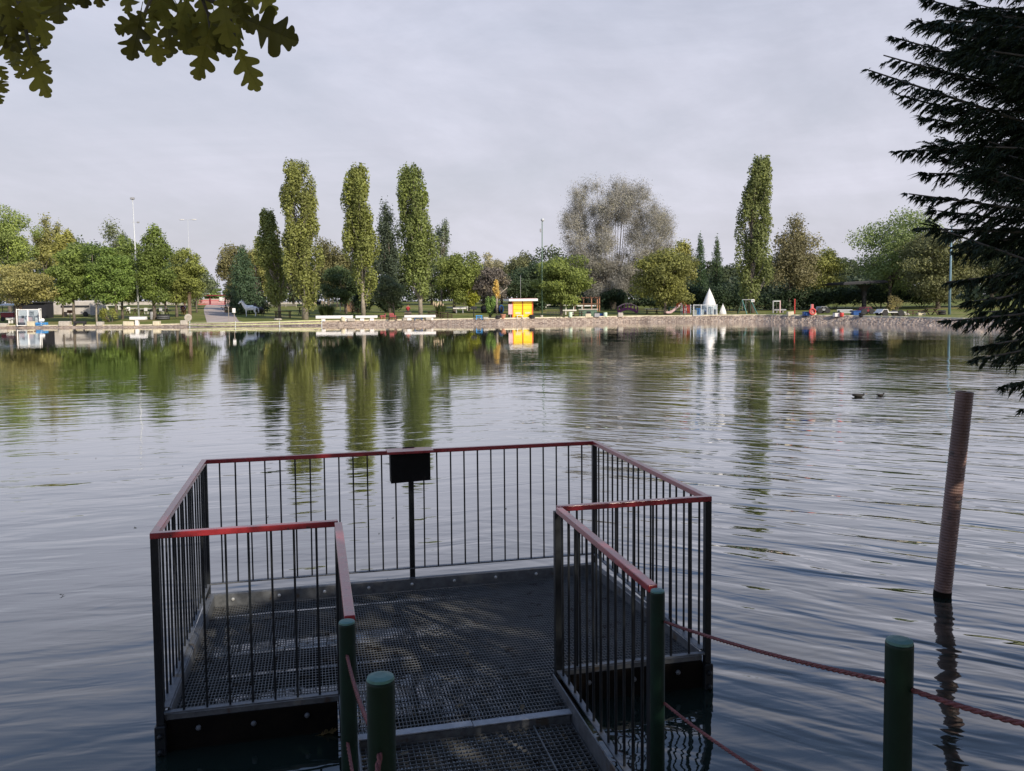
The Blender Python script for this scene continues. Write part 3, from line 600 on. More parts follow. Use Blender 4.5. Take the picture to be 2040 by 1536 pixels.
def pampas(label,px,Y,x0,x1,yt,yb,nb=420,npl=9,dy=0):
    p=onY(px,Y); t=thing('pampas_grass',label,'plant',p); cx,hw,zt,zb=crown_box(x0,x1,yt,yb,Y); cx-=p.x; zt-=p.z
    V=[];Fq=[];tn=[]
    for k in range(nb):
        a=rs.rand()*6.283; r0=rs.rand()*.35*hw; L=zt*rs.uniform(.5,.85); o=np.array([cx+math.cos(a)*r0,math.sin(a)*r0,0]); sp=hw*rs.uniform(.1,.75); m1=o+np.array([math.cos(a)*sp*.35,math.sin(a)*sp*.35,L*.7]); e=o+np.array([math.cos(a)*sp,math.sin(a)*sp,L*.85]); wv=np.array([-math.sin(a),math.cos(a),0])*.03
        n=len(V); V+=[o-wv,o+wv,m1+wv,m1-wv,e]; Fq+=[(n,n+1,n+2,n+3),(n+3,n+2,n+4,n+4)]; tn+=[rs.rand()]*2
    Fq=[f if f[2]!=f[3] else (f[0],f[1],f[2],f[2]) for f in Fq]
    V=np.array(V); me=bpy.data.meshes.new('leaves'); me.from_pydata(V.tolist(),[],[tuple(dict.fromkeys(f)) for f in Fq]); o=link_mesh('leaves',me,M['leaf'],t); o.color=(.10,.13,.05,1)
    a=me.attributes.new('tint','FLOAT','FACE'); a.data.foreach_set('value',np.asarray(tn,np.float32))
    b=MB()
    for k in range(npl):
        x=cx+rs.uniform(-.75,.75)*hw; z=zt*rs.uniform(.78,1); y=rs.uniform(-.3,.3)*hw; b.tube([(x*.8,y,z*.5),(x,y,z*.72)],[.012,.012],4); b.tube([(x,y,z*.72),(x+.02,y,z*.85),(x+.06,y,z)],[.04,.1,.02],6)
    b.build('plumes',M['plume'],t); return t
pampas('pampas grass clump with brown plumes left of the wooden pallet shack',646,108,618,684,596,638,700,12)
pampas('pampas grass with pale cream plumes right of the dark-green poplar',877,104,858,898,597,634,520,11)
# ------------------------------------------------------------------ furniture of the far park
def dims(x0,x1,yt,yb):
    p,s=base((x0+x1)/2,yb); return p,(x1-x0)*s,(yb-yt)*s,s
def block(name,label,cat,x0,x1,yt,yb,m='concrete',depth=.6,rz=0,group=None,bev=.05,jit=.02):
    p,w,h,s=dims(x0,x1,yt,yb); b=MB().box((0,0,h/2-.03),(w,depth,h+.06),rz,bev=bev,jit=jit); return tag(b.build(name,M[m],None,p),label,cat,group)
BG='concrete blocks along the far kerb'
block('concrete_block','low tan concrete block at the far left end of the kerb','block',-4,16,645,651,'concrete',group=BG)
block('concrete_block','cream concrete block on the kerb in front of the cage, beside the blue seat','block',56,71,642,651,'cream',group=BG)
block('concrete_block','wide pale concrete block on the kerb between blue seat and dark bench','block',119,141,642,651,'concrete',group=BG)
block('concrete_block','small pale concrete block at the foot of the thin pale trunk','block',194,206,641,649,'concrete',group=BG)
block('concrete_block','yellowish concrete block beside the lamp pole pedestal','block',247,268,641,649,'cream',group=BG)
block('concrete_block','square cream concrete block midway between lamp pole and stone disc','block',306,319,640,648,'cream',group=BG)
block('concrete_block','grey concrete block carrying the stone disc','block',361,374,640,648,'concrete',group=BG)
block('concrete_block','long low pale block in front of the second white bench','block',693,708,636,641,'concrete',group=BG)
block('concrete_block','pale stone slab left of the blue trestle','block',803,822,634,639,'concrete',group=BG)
block('concrete_block','pale stone slab right of the blue trestle','block',849,860,634,639,'concrete',group=BG)
block('concrete_block','flat pale slab right of the light blue stool','block',963,973,633,637,'concrete',group=BG)
block('concrete_block','cream block under the pergola tables, beside the dark fire opening','block',1166,1177,625,632,'cream',group=BG)
block('concrete_block','whitish tilted block below the pink footbridge','block',1231,1241,624,632,'concrete',group=BG)
block('concrete_block','white cube-like block left of the red pole','block',1568,1580,621,629,'cream',group=BG)
block('concrete_block','pale upright block beside the white pickup','block',1779,1788,624,632,'concrete',group=BG)
block('concrete_block','long cream kerb stone right of the white pickup','block',1826,1842,630,635,'cream',group=BG)
def tyre(label,x0,x1,yt,yb,m='rubber',group='old tyres used as planters'):
    p,w,h,s=dims(x0,x1,yt,yb); t=thing('tyre_planter',label,'planter',p,0,group); n=2
    b=MB()
    for k in range(n): b.torus((0,0,h*(k+.5)/n),w*.5-h/n*.5,h/n*.52,22,8)
    b.build('tyre',M[m],t,smooth=True); MB().lathe([(w*.5-h/n*.75,h*.55),(0,h*.7)],16).build('soil',M['darkwood'],t); return t
tyre('black tyre planter in front of the cage',35,50,644,651)
tyre('dark tyre planter left of the terracotta tub',987,998,629,636)
tyre('dark tyre planter at the right corner of the yellow kiosk',1054,1066,628,635)
tyre('grey tyre planter at the foot of the shelter pillar',1711,1724,624,632)
tyre('low tyre planter right of the white pickup',1829,1842,628,635)
tyre('dark tyre planter at the foot of the blue pole',1868,1884,626,635)
def bar_planter():
    p,w,h,s=dims(313,338,627,637); t=thing('tyre_planter','large dark round planter with pale bands under the pointed green tree','planter',p,0,'old tyres used as planters'); b=MB()
    for k in range(3): b.torus((0,0,h*(k+.5)/3),w*.44,h/3*.52,24,8)
    b.build('tyre',M['rubber'],t,smooth=True); b=MB()
    for k in (1,2): b.torus((0,0,h*k/3),w*.475,.018,24,6)
    b.build('band',M['lightgrey'],t); MB().lathe([(w*.38,h*.8),(0,h*.86)],16).build('soil',M['darkwood'],t)
bar_planter()
def slab_bench(label,x0,x1,yt,yb,top=.5,feet=(.22,.78),m='white',group='white slab benches by the water',dep=.55,rz=0):
    p,w,h,s=dims(x0,x1,yt,yb); t=thing('slab_bench',label,'bench',p,rz,group)
    MB().box((0,0,h*(1-top/2)),(w,dep,h*top),bev=.03).build('seat',M[m],t)
    for f in feet: MB().box(((f-.5)*w,0,h*(1-top)/2-.02),(min(.45,w*.2),dep*.7,h*(1-top)+.02),bev=.02).build('leg',M[m],t)
    return t
slab_bench('longest white slab bench, left of the white barrel on the kerb',630,703,629,640,.55,(.2,.8))
slab_bench('white slab bench in front of the slim poplar',709,752,629,639,.5,(.3,.75))
slab_bench('white slab bench in front of the dark-green poplar',806,868,628,638,.5,(.15,.86))
slab_bench('white slab on a single pedestal in front of the white lamp pole',260,292,632,649,.36,(.43,))
slab_bench('short white slab bench left of the display cage',14,31,633,644,.4,(.35,.7))
def barrel(label,x0,x1,yt,yb,m,name='barrel',cat='barrel',lid=None,group=None):
    p,w,h,s=dims(x0,x1,yt,yb); t=thing(name,label,cat,p,0,group); r=w/2
    MB().lathe([(r*.88,0),(r*.93,h*.1),(r,h*.3),(r*1.03,h*.33),(r,h*.36),(r,h*.63),(r*1.03,h*.66),(r,h*.69),(r*.95,h*.93),(r*.9,h*.95)],20).build('drum',M[m],t,smooth=True)
    MB().lathe([(r*.97,h*.94),(r*1.0,h*.97),(r*.95,h),(0,h*1.01)],20).build('lid',M[lid or m],t); return t
barrel('cream barrel between the first two white benches',679,688,633,642,'cream')
barrel('white plastic bin right of the round green tree',1133,1140,622,633,'mint')
barrel('mint-white barrel beside the blue box under the grey tree',1202,1210,623,632,'mint')
barrel('small red barrel beside the white crate left of the shelter',1673,1681,624,632,'plastic_red')
barrel('slim grey litter bin under the pointed green tree',299,308,621,637,'grey',name='litter_bin',cat='bin')
barrel('small pale bin right of the yellow kiosk',1076,1082,628,633,'concrete',name='litter_bin',cat='bin')
def crate(label,x0,x1,yt,yb,m,m2=None,cat='box',name='storage_box'):
    p,w,h,s=dims(x0,x1,yt,yb); t=thing(name,label,cat,p); MB().box((0,0,h*.42),(w,.6,h*.84),bev=.02).build('body',M[m],t); MB().box((0,0,h*.93),(w*1.05,.64,h*.14),bev=.015).build('lid',M[m2 or m],t); return t
crate('blue plastic box at the foot of the life-ring post',1600,1613,621,629,'blue')
crate('white crate with a dark end, left of the small red barrel',1661,1673,623,632,'white','dark')
crate('dark grey crate left of the blue box under the grey tree',1184,1194,623,632,'grey','dark')
crate('small blue box between dark crate and mint-white barrel',1194,1202,625,631,'blue')
crate('blue crate right of the pale slatted bench by the shelter',1698,1713,619,628,'blue')
def tub():
    p,w,h,s=dims(997,1008,626,635); t=thing('plant_tub','terracotta tub right of the tunnel pipe','plant pot',p); r=w/2
    MB().lathe([(r*.72,0),(r*.95,h*.8),(r*1.04,h*.8),(r*1.04,h),(r*.9,h),(r*.86,h*.85),(0,h*.85)],20).build('pot',M['terracotta'],t,smooth=False)
tub()
def stool(label,x0,x1,yt,yb,m,name='trestle',cat='trestle'):
    p,w,h,s=dims(x0,x1,yt,yb); t=thing(name,label,cat,p); MB().box((0,0,h-.04),(w,.42,.09),bev=.015).build('top',M[m],t)
    for sx in(-1,1):
        for sy in(-1,1): MB().bar((sx*(w/2-.05),sy*.17,-.02),(sx*(w/2-.08),sy*.15,h-.08),.07,.07).build('leg',M[m],t)
    MB().bar((-w/2+.08,-.16,h*.45),(w/2-.08,-.16,h*.45),.04,.05).build('rail',M[m],t); return t
stool('blue trestle standing in front of the white slab bench by the dark-green poplar',826,842,632,641,'blue')
stool('light blue stool on the kerb left of the tunnel pipe',948,961,630,638,'sky_blue',name='stool',cat='stool')
def dark_bench():
    p,w,h,s=dims(148,171,642,651); t=thing('low_bench','black low bench on the kerb left of the thin pale trunk','bench',p); MB().box((0,0,h*.72),(w,.5,h*.55),bev=.03).build('seat',M['rubber'],t)
    for k in(-1,1): MB().box((k*w*.42,0,h*.22),(w*.12,.5,h*.46),bev=.02).build('leg',M['rubber'],t)
dark_bench()
def blue_seat():
    p,w,h,s=dims(73,93,634,649); t=thing('toy_pedal_seat','light blue garden seat with a white cushion right of the cage','seat',p)
    MB().box((0,0,h*.32),(w,.6,.12),bev=.02).build('seat',M['sky_blue'],t)
    for sx in(-1,1):
        MB().box((sx*w*.46,.05,h*.22),(.1,.6,h*.44),bev=.02).build('side_panel',M['sky_blue'],t)
    MB().box((0,0,h*.1),(w,.5,.1)).build('stretcher',M['sky_blue'],t); MB().box((0,.05,h*.72),(w*.55,.35,h*.46),M=Matrix.Rotation(R(-10),4,'Y'),bev=.12).build('cushion',M['white'],t)
blue_seat()
def plastic_chair(label,x0,x1,yt,yb,rz,group='faded red plastic chairs'):
    p,w,h,s=dims(x0,x1,yt,yb); t=thing('plastic_chair',label,'chair',p,rz,group); w=.55
    MB().box((0,0,h*.46),(w,.5,.05),bev=.02).build('seat',M['faded_red'],t)
    b=MB(); b.box((0,.26,h*.74),(w,.05,h*.55),M=Matrix.Rotation(R(-14),4,'X'),bev=.02); b.build('backrest',M['faded_red'],t)
    for sx in(-1,1):
        MB().bar((sx*w/2,-.22,h*.66),(sx*w/2,.25,h*.68),.05,.04).build('armrest',M['faded_red'],t)
        for sy in(-1,1): MB().bar((sx*w*.44,sy*.2,0),(sx*w*.46,sy*.2-(.02 if sy<0 else 0),h*(.66 if sy<0 else .46)),.05,.05).build('leg',M['faded_red'],t)
    return t
plastic_chair('faded red plastic chair turned sideways, left one of the pair',756,769,625,637,R(-65)); plastic_chair('faded red plastic chair seen from behind, right one of the pair by the water',776,789,624,637,R(160))
def low_table(label,x0,x1,yt,yb,m='darkwood',name='low_table'):
    p,w,h,s=dims(x0,x1,yt,yb); t=thing(name,label,'table',p); MB().box((0,0,h-.05),(w,.8,.1),bev=.015).build('table_top',M[m],t)
    for sx in(-1,1):
        for sy in(-1,1): MB().box((sx*w*.42,sy*.3,(h-.1)/2),(.09,.09,h-.1)).build('leg',M[m],t)
low_table('dark low table in front of the red chairs',774,792,634,641)
low_table('dark log table behind the pale forked poplar trunk',548,580,620,634)
def picnic(label,x0,x1,yt,yb,m='darkwood',top=None,group='picnic tables under the trees',rz=0):
    p,w,h,s=dims(x0,x1,yt,yb); h=max(h,.65); t=thing('picnic_table',label,'picnic table',p,rz,group); MB().box((0,0,h-.03),(w,.75,.06),bev=.01).build('table_top',M[top or m],t)
    for sy in(-1,1): MB().box((0,sy*.72,h*.58),(w,.28,.06),bev=.01).build('bench',M[m],t)
    for sx in(-1,1):
        b=MB(); b.bar((sx*w*.36,-.7,0),(sx*w*.36,.3,h-.06),.08,.08); b.bar((sx*w*.36,.7,0),(sx*w*.36,-.3,h-.061),.075,.075); b.build('leg_frame',M[m],t)
    return t
picnic('dark picnic table in the middle of the row right of the dark-green poplar',852,872,620,632); picnic('dark picnic table in front of the cream plumes',874,895,622,634)
picnic('pale-topped picnic table left of the white lamp pole',252,272,614,627,top='white'); picnic('pale-topped picnic table between lamp pole and grey bin',280,304,615,627,top='white'); picnic('pale-topped picnic table right of the grey bin',312,336,614,627,top='white')
picnic('dark picnic table under the first tall poplar',594,618,612,628); picnic('wooden picnic table right of the round green tree',1140,1162,620,631); picnic('white-topped picnic table left of the twin trunks',1285,1312,615,626,top='white')
picnic('dark picnic table far right under the olive tree',1842,1866,619,631); picnic('dark picnic table beneath the yellow-green bush-like tree',700,716,615,626)
def white_chair(label,px,py,rz):
    p,s=base(px,py); t=thing('garden_chair',label,'chair',p,rz,'white garden chairs at the left picnic tables'); MB().box((0,0,.43),(.5,.48,.05),bev=.015).build('seat',M['white'],t); MB().box((0,.24,.7),(.5,.05,.5),bev=.02).build('backrest',M['white'],t)
    for sx in(-1,1):
        for sy in(-1,1): MB().bar((sx*.21,sy*.2,0),(sx*.21,sy*.2,.43),.04,.04).build('leg',M['white'],t)
white_chair('white garden chair left of the lamp pole at the pale picnic table',256,624,R(20)); white_chair('white garden chair between lamp pole and grey bin',292,626,R(180)); white_chair('white garden chair right of the grey bin',322,626,R(170))
def long_table(label,x0,x1,yt,yb,m='white',slats=False,group='long white tables on the lawn'):
    p,w,h,s=dims(x0,x1,yt,yb); t=thing('long_table',label,'table',p,0,group); MB().box((0,0,h-.09),(w,.9,.18),bev=.02).build('table_top',M[m],t); n=max(2,int(w/1.6))
    for k in range(n):
        MB().box(((k+.5)/n*w-w/2,0,(h-.18)/2),(.12,.7,h-.18)).build('leg',M[m if not slats else 'grey'],t)
long_table('long white table behind the cream plumes',890,946,611,619); long_table('shorter white slatted table in front of the long white table',903,929,613,624,slats=True)
long_table('white long table left of the round green tree\'s trunk',1062,1096,607,617); long_table('white long table right of the round green tree\'s trunk',1120,1150,607,617); long_table('white counter under the red-brown pergola',1150,1188,608,618); long_table('lower white table in front of the pergola counter',1120,1148,617,627)
long_table('white table far behind the left lamp pole',203,250,607,617); long_table('grey ping-pong table behind the grey frame',1540,1564,616,623,'grey'); long_table('teal counter behind the twin trunks',1326,1352,611,620,'teal')
def slat_bench():
    p,w,h,s=dims(1669,1700,617,628); t=thing('slatted_bench','pale slatted bench left of the shelter pillar','bench',p)
    for z in(.45,.72,.95): MB().box((0,.05 if z<.5 else .25,h*z),(w,.3 if z<.5 else .05,.09),bev=.01).build('slat',M['lightgrey'],t)
    for k in(-1,1): MB().box((k*w*.4,.1,h*.45),(.08,.35,h*.9)).build('leg',M['dark'],t)
slat_bench()
# lamp poles
def lamp(label,px,yt,yb,head,m='lightgrey',r=.09,Y=None,px_top=None):
    p,s=base(px,yb) if Y is None else (onY(px,Y),Y/F); zt=atY(px_top or px,yt,p.y); h=zt.z-p.z; dx=zt.x-p.x; t=thing('lamp_post',label,'lamp post',p)
    MB().tube([(0,0,-.1),(dx*.5,0,h*.5),(dx,0,h)],[r,r*.8,r*.55],10).build('pole',M[m],t,smooth=True)
    if head=='flood':
        MB().box((dx,-.05,h+.1),(.5,.3,.28),bev=.04).build('lamp_head',M['grey'],t); MB().bar((dx*.8-.3,0,h*.81),(dx*.8+.55,0,h*.81),.05,.05).build('bracket',M[m],t); MB().box((dx*.8+.55,0,h*.81),(.28,.2,.2),bev=.03).build('side_lamp',M['grey'],t)
    if head=='double':
        b=MB(); b.tube([(dx-1.1,0,h+.02),(dx,0,h),(dx+1.1,0,h+.02)],.035,6); b.build('arm',M[m],t)
        for k in(-1,1): MB().lathe([(0,-.5),(.13,-.35),(.17,0),(.13,.4),(0,.5)],10,(dx+k*1.05,0,h+.04),Matrix.Scale(.55,4,(0,0,1))@Matrix.Rotation(R(90),4,'Y')).build('lamp_head',M['white'],t,smooth=True)
    if head=='globe':
        MB().ball((dx+.05,0,h+.12),.21,14,10).build('lamp_globe',M['lightgrey'],t,smooth=True); MB().box((dx-.2,-.1,h*.9),(.16,.18,.42),bev=.02).build('speaker_box',M['grey'],t)
    if head=='plain': MB().box((dx,-.2,h+.06),(.3,.7,.14),bev=.03).build('lamp_head',M['lightgrey'],t)
    return t
lamp('tallest pale grey lamp post with a floodlight, rising from the white pedestal slab',277,397,637,'flood','lightgrey',.125,px_top=264)
lamp('thin lamp post with two white curved heads above the left grove',381,438,600,'double','lightgrey',.07,Y=150,px_top=374)
lamp('green-grey lamp post with a round globe lamp right of the yellow kiosk',1080,440,630,'globe','greenpole',.085)
lamp('blue-grey lamp post at the far right, partly behind the conifer',1891,452,634,'plain','bluepole',.13,px_top=1896)
lamp('very thin bare post behind the yellow kiosk',1037,548,606,'none','grey',.04,Y=120)
# red gate
def gate():
    Y=186; p=onY(425,Y); t=thing('park_gate','red barred gate with a white notice at the end of the road','gate',p); s=Y/F
    x=lambda q:(q-425)*s; hh=(608-589)*s; b=MB()
    for k in range(34):
        xx=x(391)+(x(449)-x(391))*k/33; b.box((xx,0,hh*.24),(.06,.05,hh*.44))
    b.build('bars',M['faded_red'],t); b=MB()
    for z in(.03,.46): b.box(((x(391)+x(449))/2,0,hh*z),(x(449)-x(391),.12,.16))
    b.build('rail',M['faded_red'],t)
    b=MB()
    for q in(391,419,449): b.box((x(q),0,hh*.35),(.25,.25,hh*.75))
    b.build('post',M['maroon'],t); MB().box((x(443),-.14,hh*.6),(1.1,.05,.8),bev=.02).build('notice',M['white'],t); MB().box(((x(400)+x(449))/2,.3,hh*.98),(x(449)-x(400),.5,.22)).build('beam',M['maroon'],t)
    p2=onY(395,Y); 
gate()
def far_wall(label,x0,x1,yt,Y,m,hh=None):
    a=onY(x0,Y);b=onY(x1,Y); p=(a+b)/2; h=atY((x0+x1)/2,yt,Y).z-p.z; t=thing('boundary_wall',label,'wall',p); w=b.x-a.x
    MB().box((0,0,h/2-.2),(w,.25,h+.4)).build('wall',M[m],t); MB().box((0,0,h+.05),(w+.1,.35,.1)).build('coping',M['concrete'],t)
far_wall('long low pale wall closing the park behind the left grove',150,384,602,190,'wall'); far_wall('pale boundary wall with red tint behind the road gate',384,470,596,215,'pink'); far_wall('low pale wall behind the first tall poplar',520,660,603,190,'wall'); far_wall('long low wall behind the dark-green poplar and the long tables',800,1000,605,190,'wall')
# barrier of yellow-green pipes along the water
def barrier():
    t=None; P0=ground_at(375,648); P1=ground_at(641,643); yz=P0.z
    t=thing('pipe_barrier','lime-yellow two-rail barrier on posts along the water in front of the road','barrier',(P0.x,P0.y,0)); 
    def pt(px,py): 
        u=(px-375)/(641-375); Yd=P0.y+(P1.y-P0.y)*u-1.5; return atY(px,py,Yd)-Vector((P0.x,P0.y,0))
    for ya,yb in((643.5,638.5),(648.2,643.6)): MB().tube([pt(375,ya+.5),pt(470,ya-.3),pt(558,(ya+yb)/2),pt(641,yb)],.062,8).build('rail',M['limegreen'],t,smooth=True)
    for px,yt,yb in((378,640,655),(469,640,655),(557,639,654),(641,637,652)): MB().tube([pt(px,yt),pt(px,yb+4)],.05,8).build('post',M['lightgrey'],t)
barrier()
def stone_disc():
    p,s=base(375,640); t=MB().lathe([(.0,-.09),(.42,-.09),(.46,-.05),(.46,.05),(.42,.09),(.18,.09),(.18,.06),(0,.06)],22,(0,0,.42),Matrix.Rotation(R(90),4,'X')).build('millstone',M['concrete'],None,p); tag(t,'round stone disc standing upright on the grey block at the left end of the barrier','stone disc')
stone_disc()
def pole_sign(name,label,cat,px,yt,yb,w,h,m,pm='palebark',extra=None,r=.035):
    p,s=base(px,yb); t=thing(name,label,cat,p); zt=atY(px,yt,p.y).z-p.z; MB().tube([(0,0,-.3),(0,0,zt)],r,8).build('post',M[pm],t); MB().box((0,-.06,zt-h/2),(w,.05,h),bev=.02).build('board',M[m],t); return t,zt
pole_sign('life_ring_box','small white box on a post in front of the road barrier','box on a post',467,614,645,.36,.52,'white')
pole_sign('bare_post_sign','thin pale post with a tiny plate left of the white box post','sign post',456,611,642,.1,.12,'concrete')
pole_sign('notice_board','tall pinkish notice board on a thin post left of the yellow kiosk','notice board',1017,606,641,.47,1.15,'pink','grey')
def life_ring():
    p,s=base(1617,630); t=thing('life_ring_post','orange-red life ring hanging on a post at the water right of the red pole','life ring post',p); zt=atY(1617,606,p.y).z-p.z
    MB().tube([(-.1,0,-.6),(-.1,0,zt)],.035,8).build('post',M['grey'],t); MB().box((.06,-.03,zt-.45),(.26,.06,.9),bev=.02).build('backboard',M['faded_red'],t); MB().torus((.04,-.12,zt*.38),.3,.085,20,8,Matrix.Rotation(R(90),4,'X')).build('ring',M['plastic_red'],t,smooth=True); MB().box((.25,.1,.2),(.5,.4,.4),bev=.08).build('footing',M['cream'],t)
life_ring()
def red_pole():
    p,s=base(1583,625); t=thing('red_pole','slender bright red pole right of the white block','pole',p); h=(625-597)*s; MB().tube([(0,0,-.1),(0,0,h)],.07,10).build('pole',M['plastic_red'],t); MB().ball((0,0,h),.09,10,6).build('finial',M['plastic_red'],t)
red_pole()
# horses
def skin_body(name,nodes,edges,m,parent,lv=1):
    me=bpy.data.meshes.new(name); me.from_pydata([n[0] for n in nodes],edges,[]); o=link_mesh(name,me,m,parent)
    md=o.modifiers.new('skin','SKIN'); me.skin_vertices.new() if hasattr(me.skin_vertices,'new') and not me.skin_vertices else None
    if not me.skin_vertices:
        bpy.context.view_layer.objects.active=o; bpy.ops.mesh.customdata_skin_add()
    for i,n in enumerate(nodes):
        r=n[1]; me.skin_vertices[0].data[i].radius=(r,r) if not isinstance(r,tuple) else r
        me.skin_vertices[0].data[i].use_root=(i==0)
    ss=o.modifiers.new('sub','SUBSURF'); ss.levels=lv; ss.render_levels=lv
    return o
def horse(label,px,py,hpx,rz,m,blanket=None,group='life-size horse figures'):
    p,s=base(px,py); k=hpx*s/2.2; t=thing('horse_figure',label,'horse statue',p,rz,group); t.scale=(k,k,k)
    # faces -X
    N=[((.0,0,1.12),(.33,.36)),((-.45,0,1.14),(.31,.36)),((.45,0,1.16),(.30,.33)),((-.72,0,1.32),(.2,.27)),((-.92,0,1.62),(.13,.2)),((-1.05,0,1.9),(.1,.14)),((-1.16,0,1.98),(.1,.13)),((-1.36,0,1.8),(.075,.09)),((-1.52,0,1.64),(.06,.065)),((.68,0,1.1),(.16,.2))]
    Ed=[(0,1),(0,2),(1,3),(3,4),(4,5),(5,6),(6,7),(7,8),(2,9)]
    for sy in(-1,1):
        i=len(N); N+=[((-.55,sy*.17,.9),.13),((-.57,sy*.17,.55),.075),((-.56,sy*.17,.3),.055),((-.56,sy*.17,.1),.05),((-.6,sy*.17,.03),.06)]; Ed+=[(1,i)]+[(i+q,i+q+1) for q in range(4)]
        i=len(N); N+=[((.5,sy*.17,.9),.17),((.44,sy*.17,.66),.1),((.62,sy*.17,.48),.065),((.57,sy*.17,.16),.05),((.54,sy*.17,.03),.06)]; Ed+=[(2,i)]+[(i+q,i+q+1) for q in range(4)]
    skin_body('body',N,Ed,M[m],t,2)
    for sy in(-1,1): MB().lathe([(.045,0),(.03,.08),(0,.17)],6,(-1.08,sy*.06,2.08)).build('ear',M[m],t)
    MB().tube([(.74,0,1.22),(.92,0,1.0),(.95,0,.6),(.93,0,.45)],[.05,.09,.07,.02],8).build('tail',M[m if m!='horse' else 'lightgrey'],t,smooth=True)
    b=MB()
    for q in range(7): b.ball((-.72-.05*q+.1,0,1.5+.085*q),(.07,.045,.1),8,5)
    b.build('mane',M['grey' if m=='horse' else 'dark'],t,smooth=True)
    if blanket: 
        b=MB(); b.lathe([(.40,-.5),(.43,-.1),(.43,.3),(.40,.62)],16,(0.02,0,1.13),Matrix.Rotation(R(90),4,'Y')); b.build('blanket',M[blanket],t,smooth=True)
        b=MB(); b.torus((.66,0,1.13),.40,.05,18,6,Matrix.Rotation(R(90),4,'Y')); b.build('blanket_trim',M['pink'],t)
    return t
horse('white horse statue facing left on the lawn beside the road',500,631,34,R(18),'horse')
horse('black horse figure standing half behind the white horse',518,630,27,R(60),'horsedark')
horse('chestnut horse figure in a dark rug seen from behind, left of the palm',366,627,27,R(-80),'chestnut','cloth')
# small sheds
def shed():
    p,w,h,s=dims(688,716,597,621); t=thing('pallet_shack','small wooden pallet shack with reddish boards left of the slim poplar','shack',p,R(20)); b=MB()
    for k in range(12): b.box((-w/2+w*(k+.5)/12,-.6,h*.45),(w/12*.86,.05,h*.9+random.uniform(-.06,.06)))
    b.build('front_boards',M['plank'],t); b=MB()
    for k in range(6): b.box((w/2,-.5+k*.22,h*.47),(.05,.18,h*.94+random.uniform(-.05,.05)))
    for k in range(6): b.box((-w/2,-.5+k*.22,h*.44),(.05,.18,h*.9))
    b.build('side_boards',M['brown'],t); MB().box((0,0,h*.96),(w*1.1,1.5,.07),M=Matrix.Rotation(R(5),4,'Y')).build('roof',M['darkwood'],t)
shed()
def tin_roof():
    Y=135; p=onY(680,Y); h=atY(680,600,Y).z-p.z; s=Y/F; t=thing('picnic_shelter','low green-roofed shelter behind the rounded brownish-green tree','shelter',p); MB().box((0,0,h),(46*s,2.2,.18),bev=.02).build('roof',M['greenpole'],t)
    for k in(-1,0,1): MB().box((k*20*s,-.8,h/2-.1),(.1,.1,h-.1)).build('post',M['lightgrey'],t)
    MB().box((0,0,h*.45),(40*s,.8,.1)).build('table_top',M['teal'],t)
tin_roof()
def small_box_kiosk():
    p,w,h,s=dims(449,461,611,623); t=thing('ticket_box','small brown wooden ticket box at the right edge of the road','booth',p,R(-10)); MB().box((0,0,h*.45),(w,.7,h*.9),bev=.02).build('body',M['plank'],t); MB().box((0,0,h*.94),(w*1.12,.85,h*.1)).build('roof',M['terracotta'],t); MB().box((-.1,-.36,h*.6),(w*.45,.04,h*.3)).build('panel',M['cream'],t)
small_box_kiosk()
def kiosk():
    p,s=base(1041,634); t=thing('kiosk','bright yellow kiosk with orange corner posts and a flat white roof','kiosk',p,R(14)); w=42*s*1.02; h=(634-600)*s; d=1.9
    MB().box((0,d/2,h/2),(w*.98,d*.98,h)).build('wall',M['brown'],t)
    for sx in(-1,1): MB().box((sx*(w/2-.06),-.0,h/2),(.14,.14,h)).build('corner_post',M['orange'],t)
    for sx in(-1,1):
        dr=MB(); 
        for k in range(4): dr.box((sx*w*.235,-.03,h*(.125+.25*k)),(w*.42,.05,h*.242),bev=.008)
        dr=dr.build('shutter',M['yellow'],t); MB().box((sx*w*.235+.02,-.065,h*.3),(w*.24,.02,h*.11)).build('notice',M['cream'],dr)
    MB().box((0,-.03,h/2),(.07,.08,h)).build('door_post',M['orange'],t)
    MB().box((-.02,d*.45,h+.13),(w*1.38,d*1.5,.27),bev=.015).build('roof',M['white'],t)
    MB().box((0,d*.45,h+.285),(w*1.3,d*1.4,.05)).build('roof_felt',M['maroon'],t)
    p,s=base(1036,637); t=thing('low_table','small white table in front of the yellow kiosk door','table',p); MB().box((0,0,.38),(.75,.5,.06),bev=.01).build('table_top',M['white'],t)
    for sx in(-1,1): MB().box((sx*.3,0,.18),(.06,.4,.36)).build('leg',M['white'],t)
kiosk()
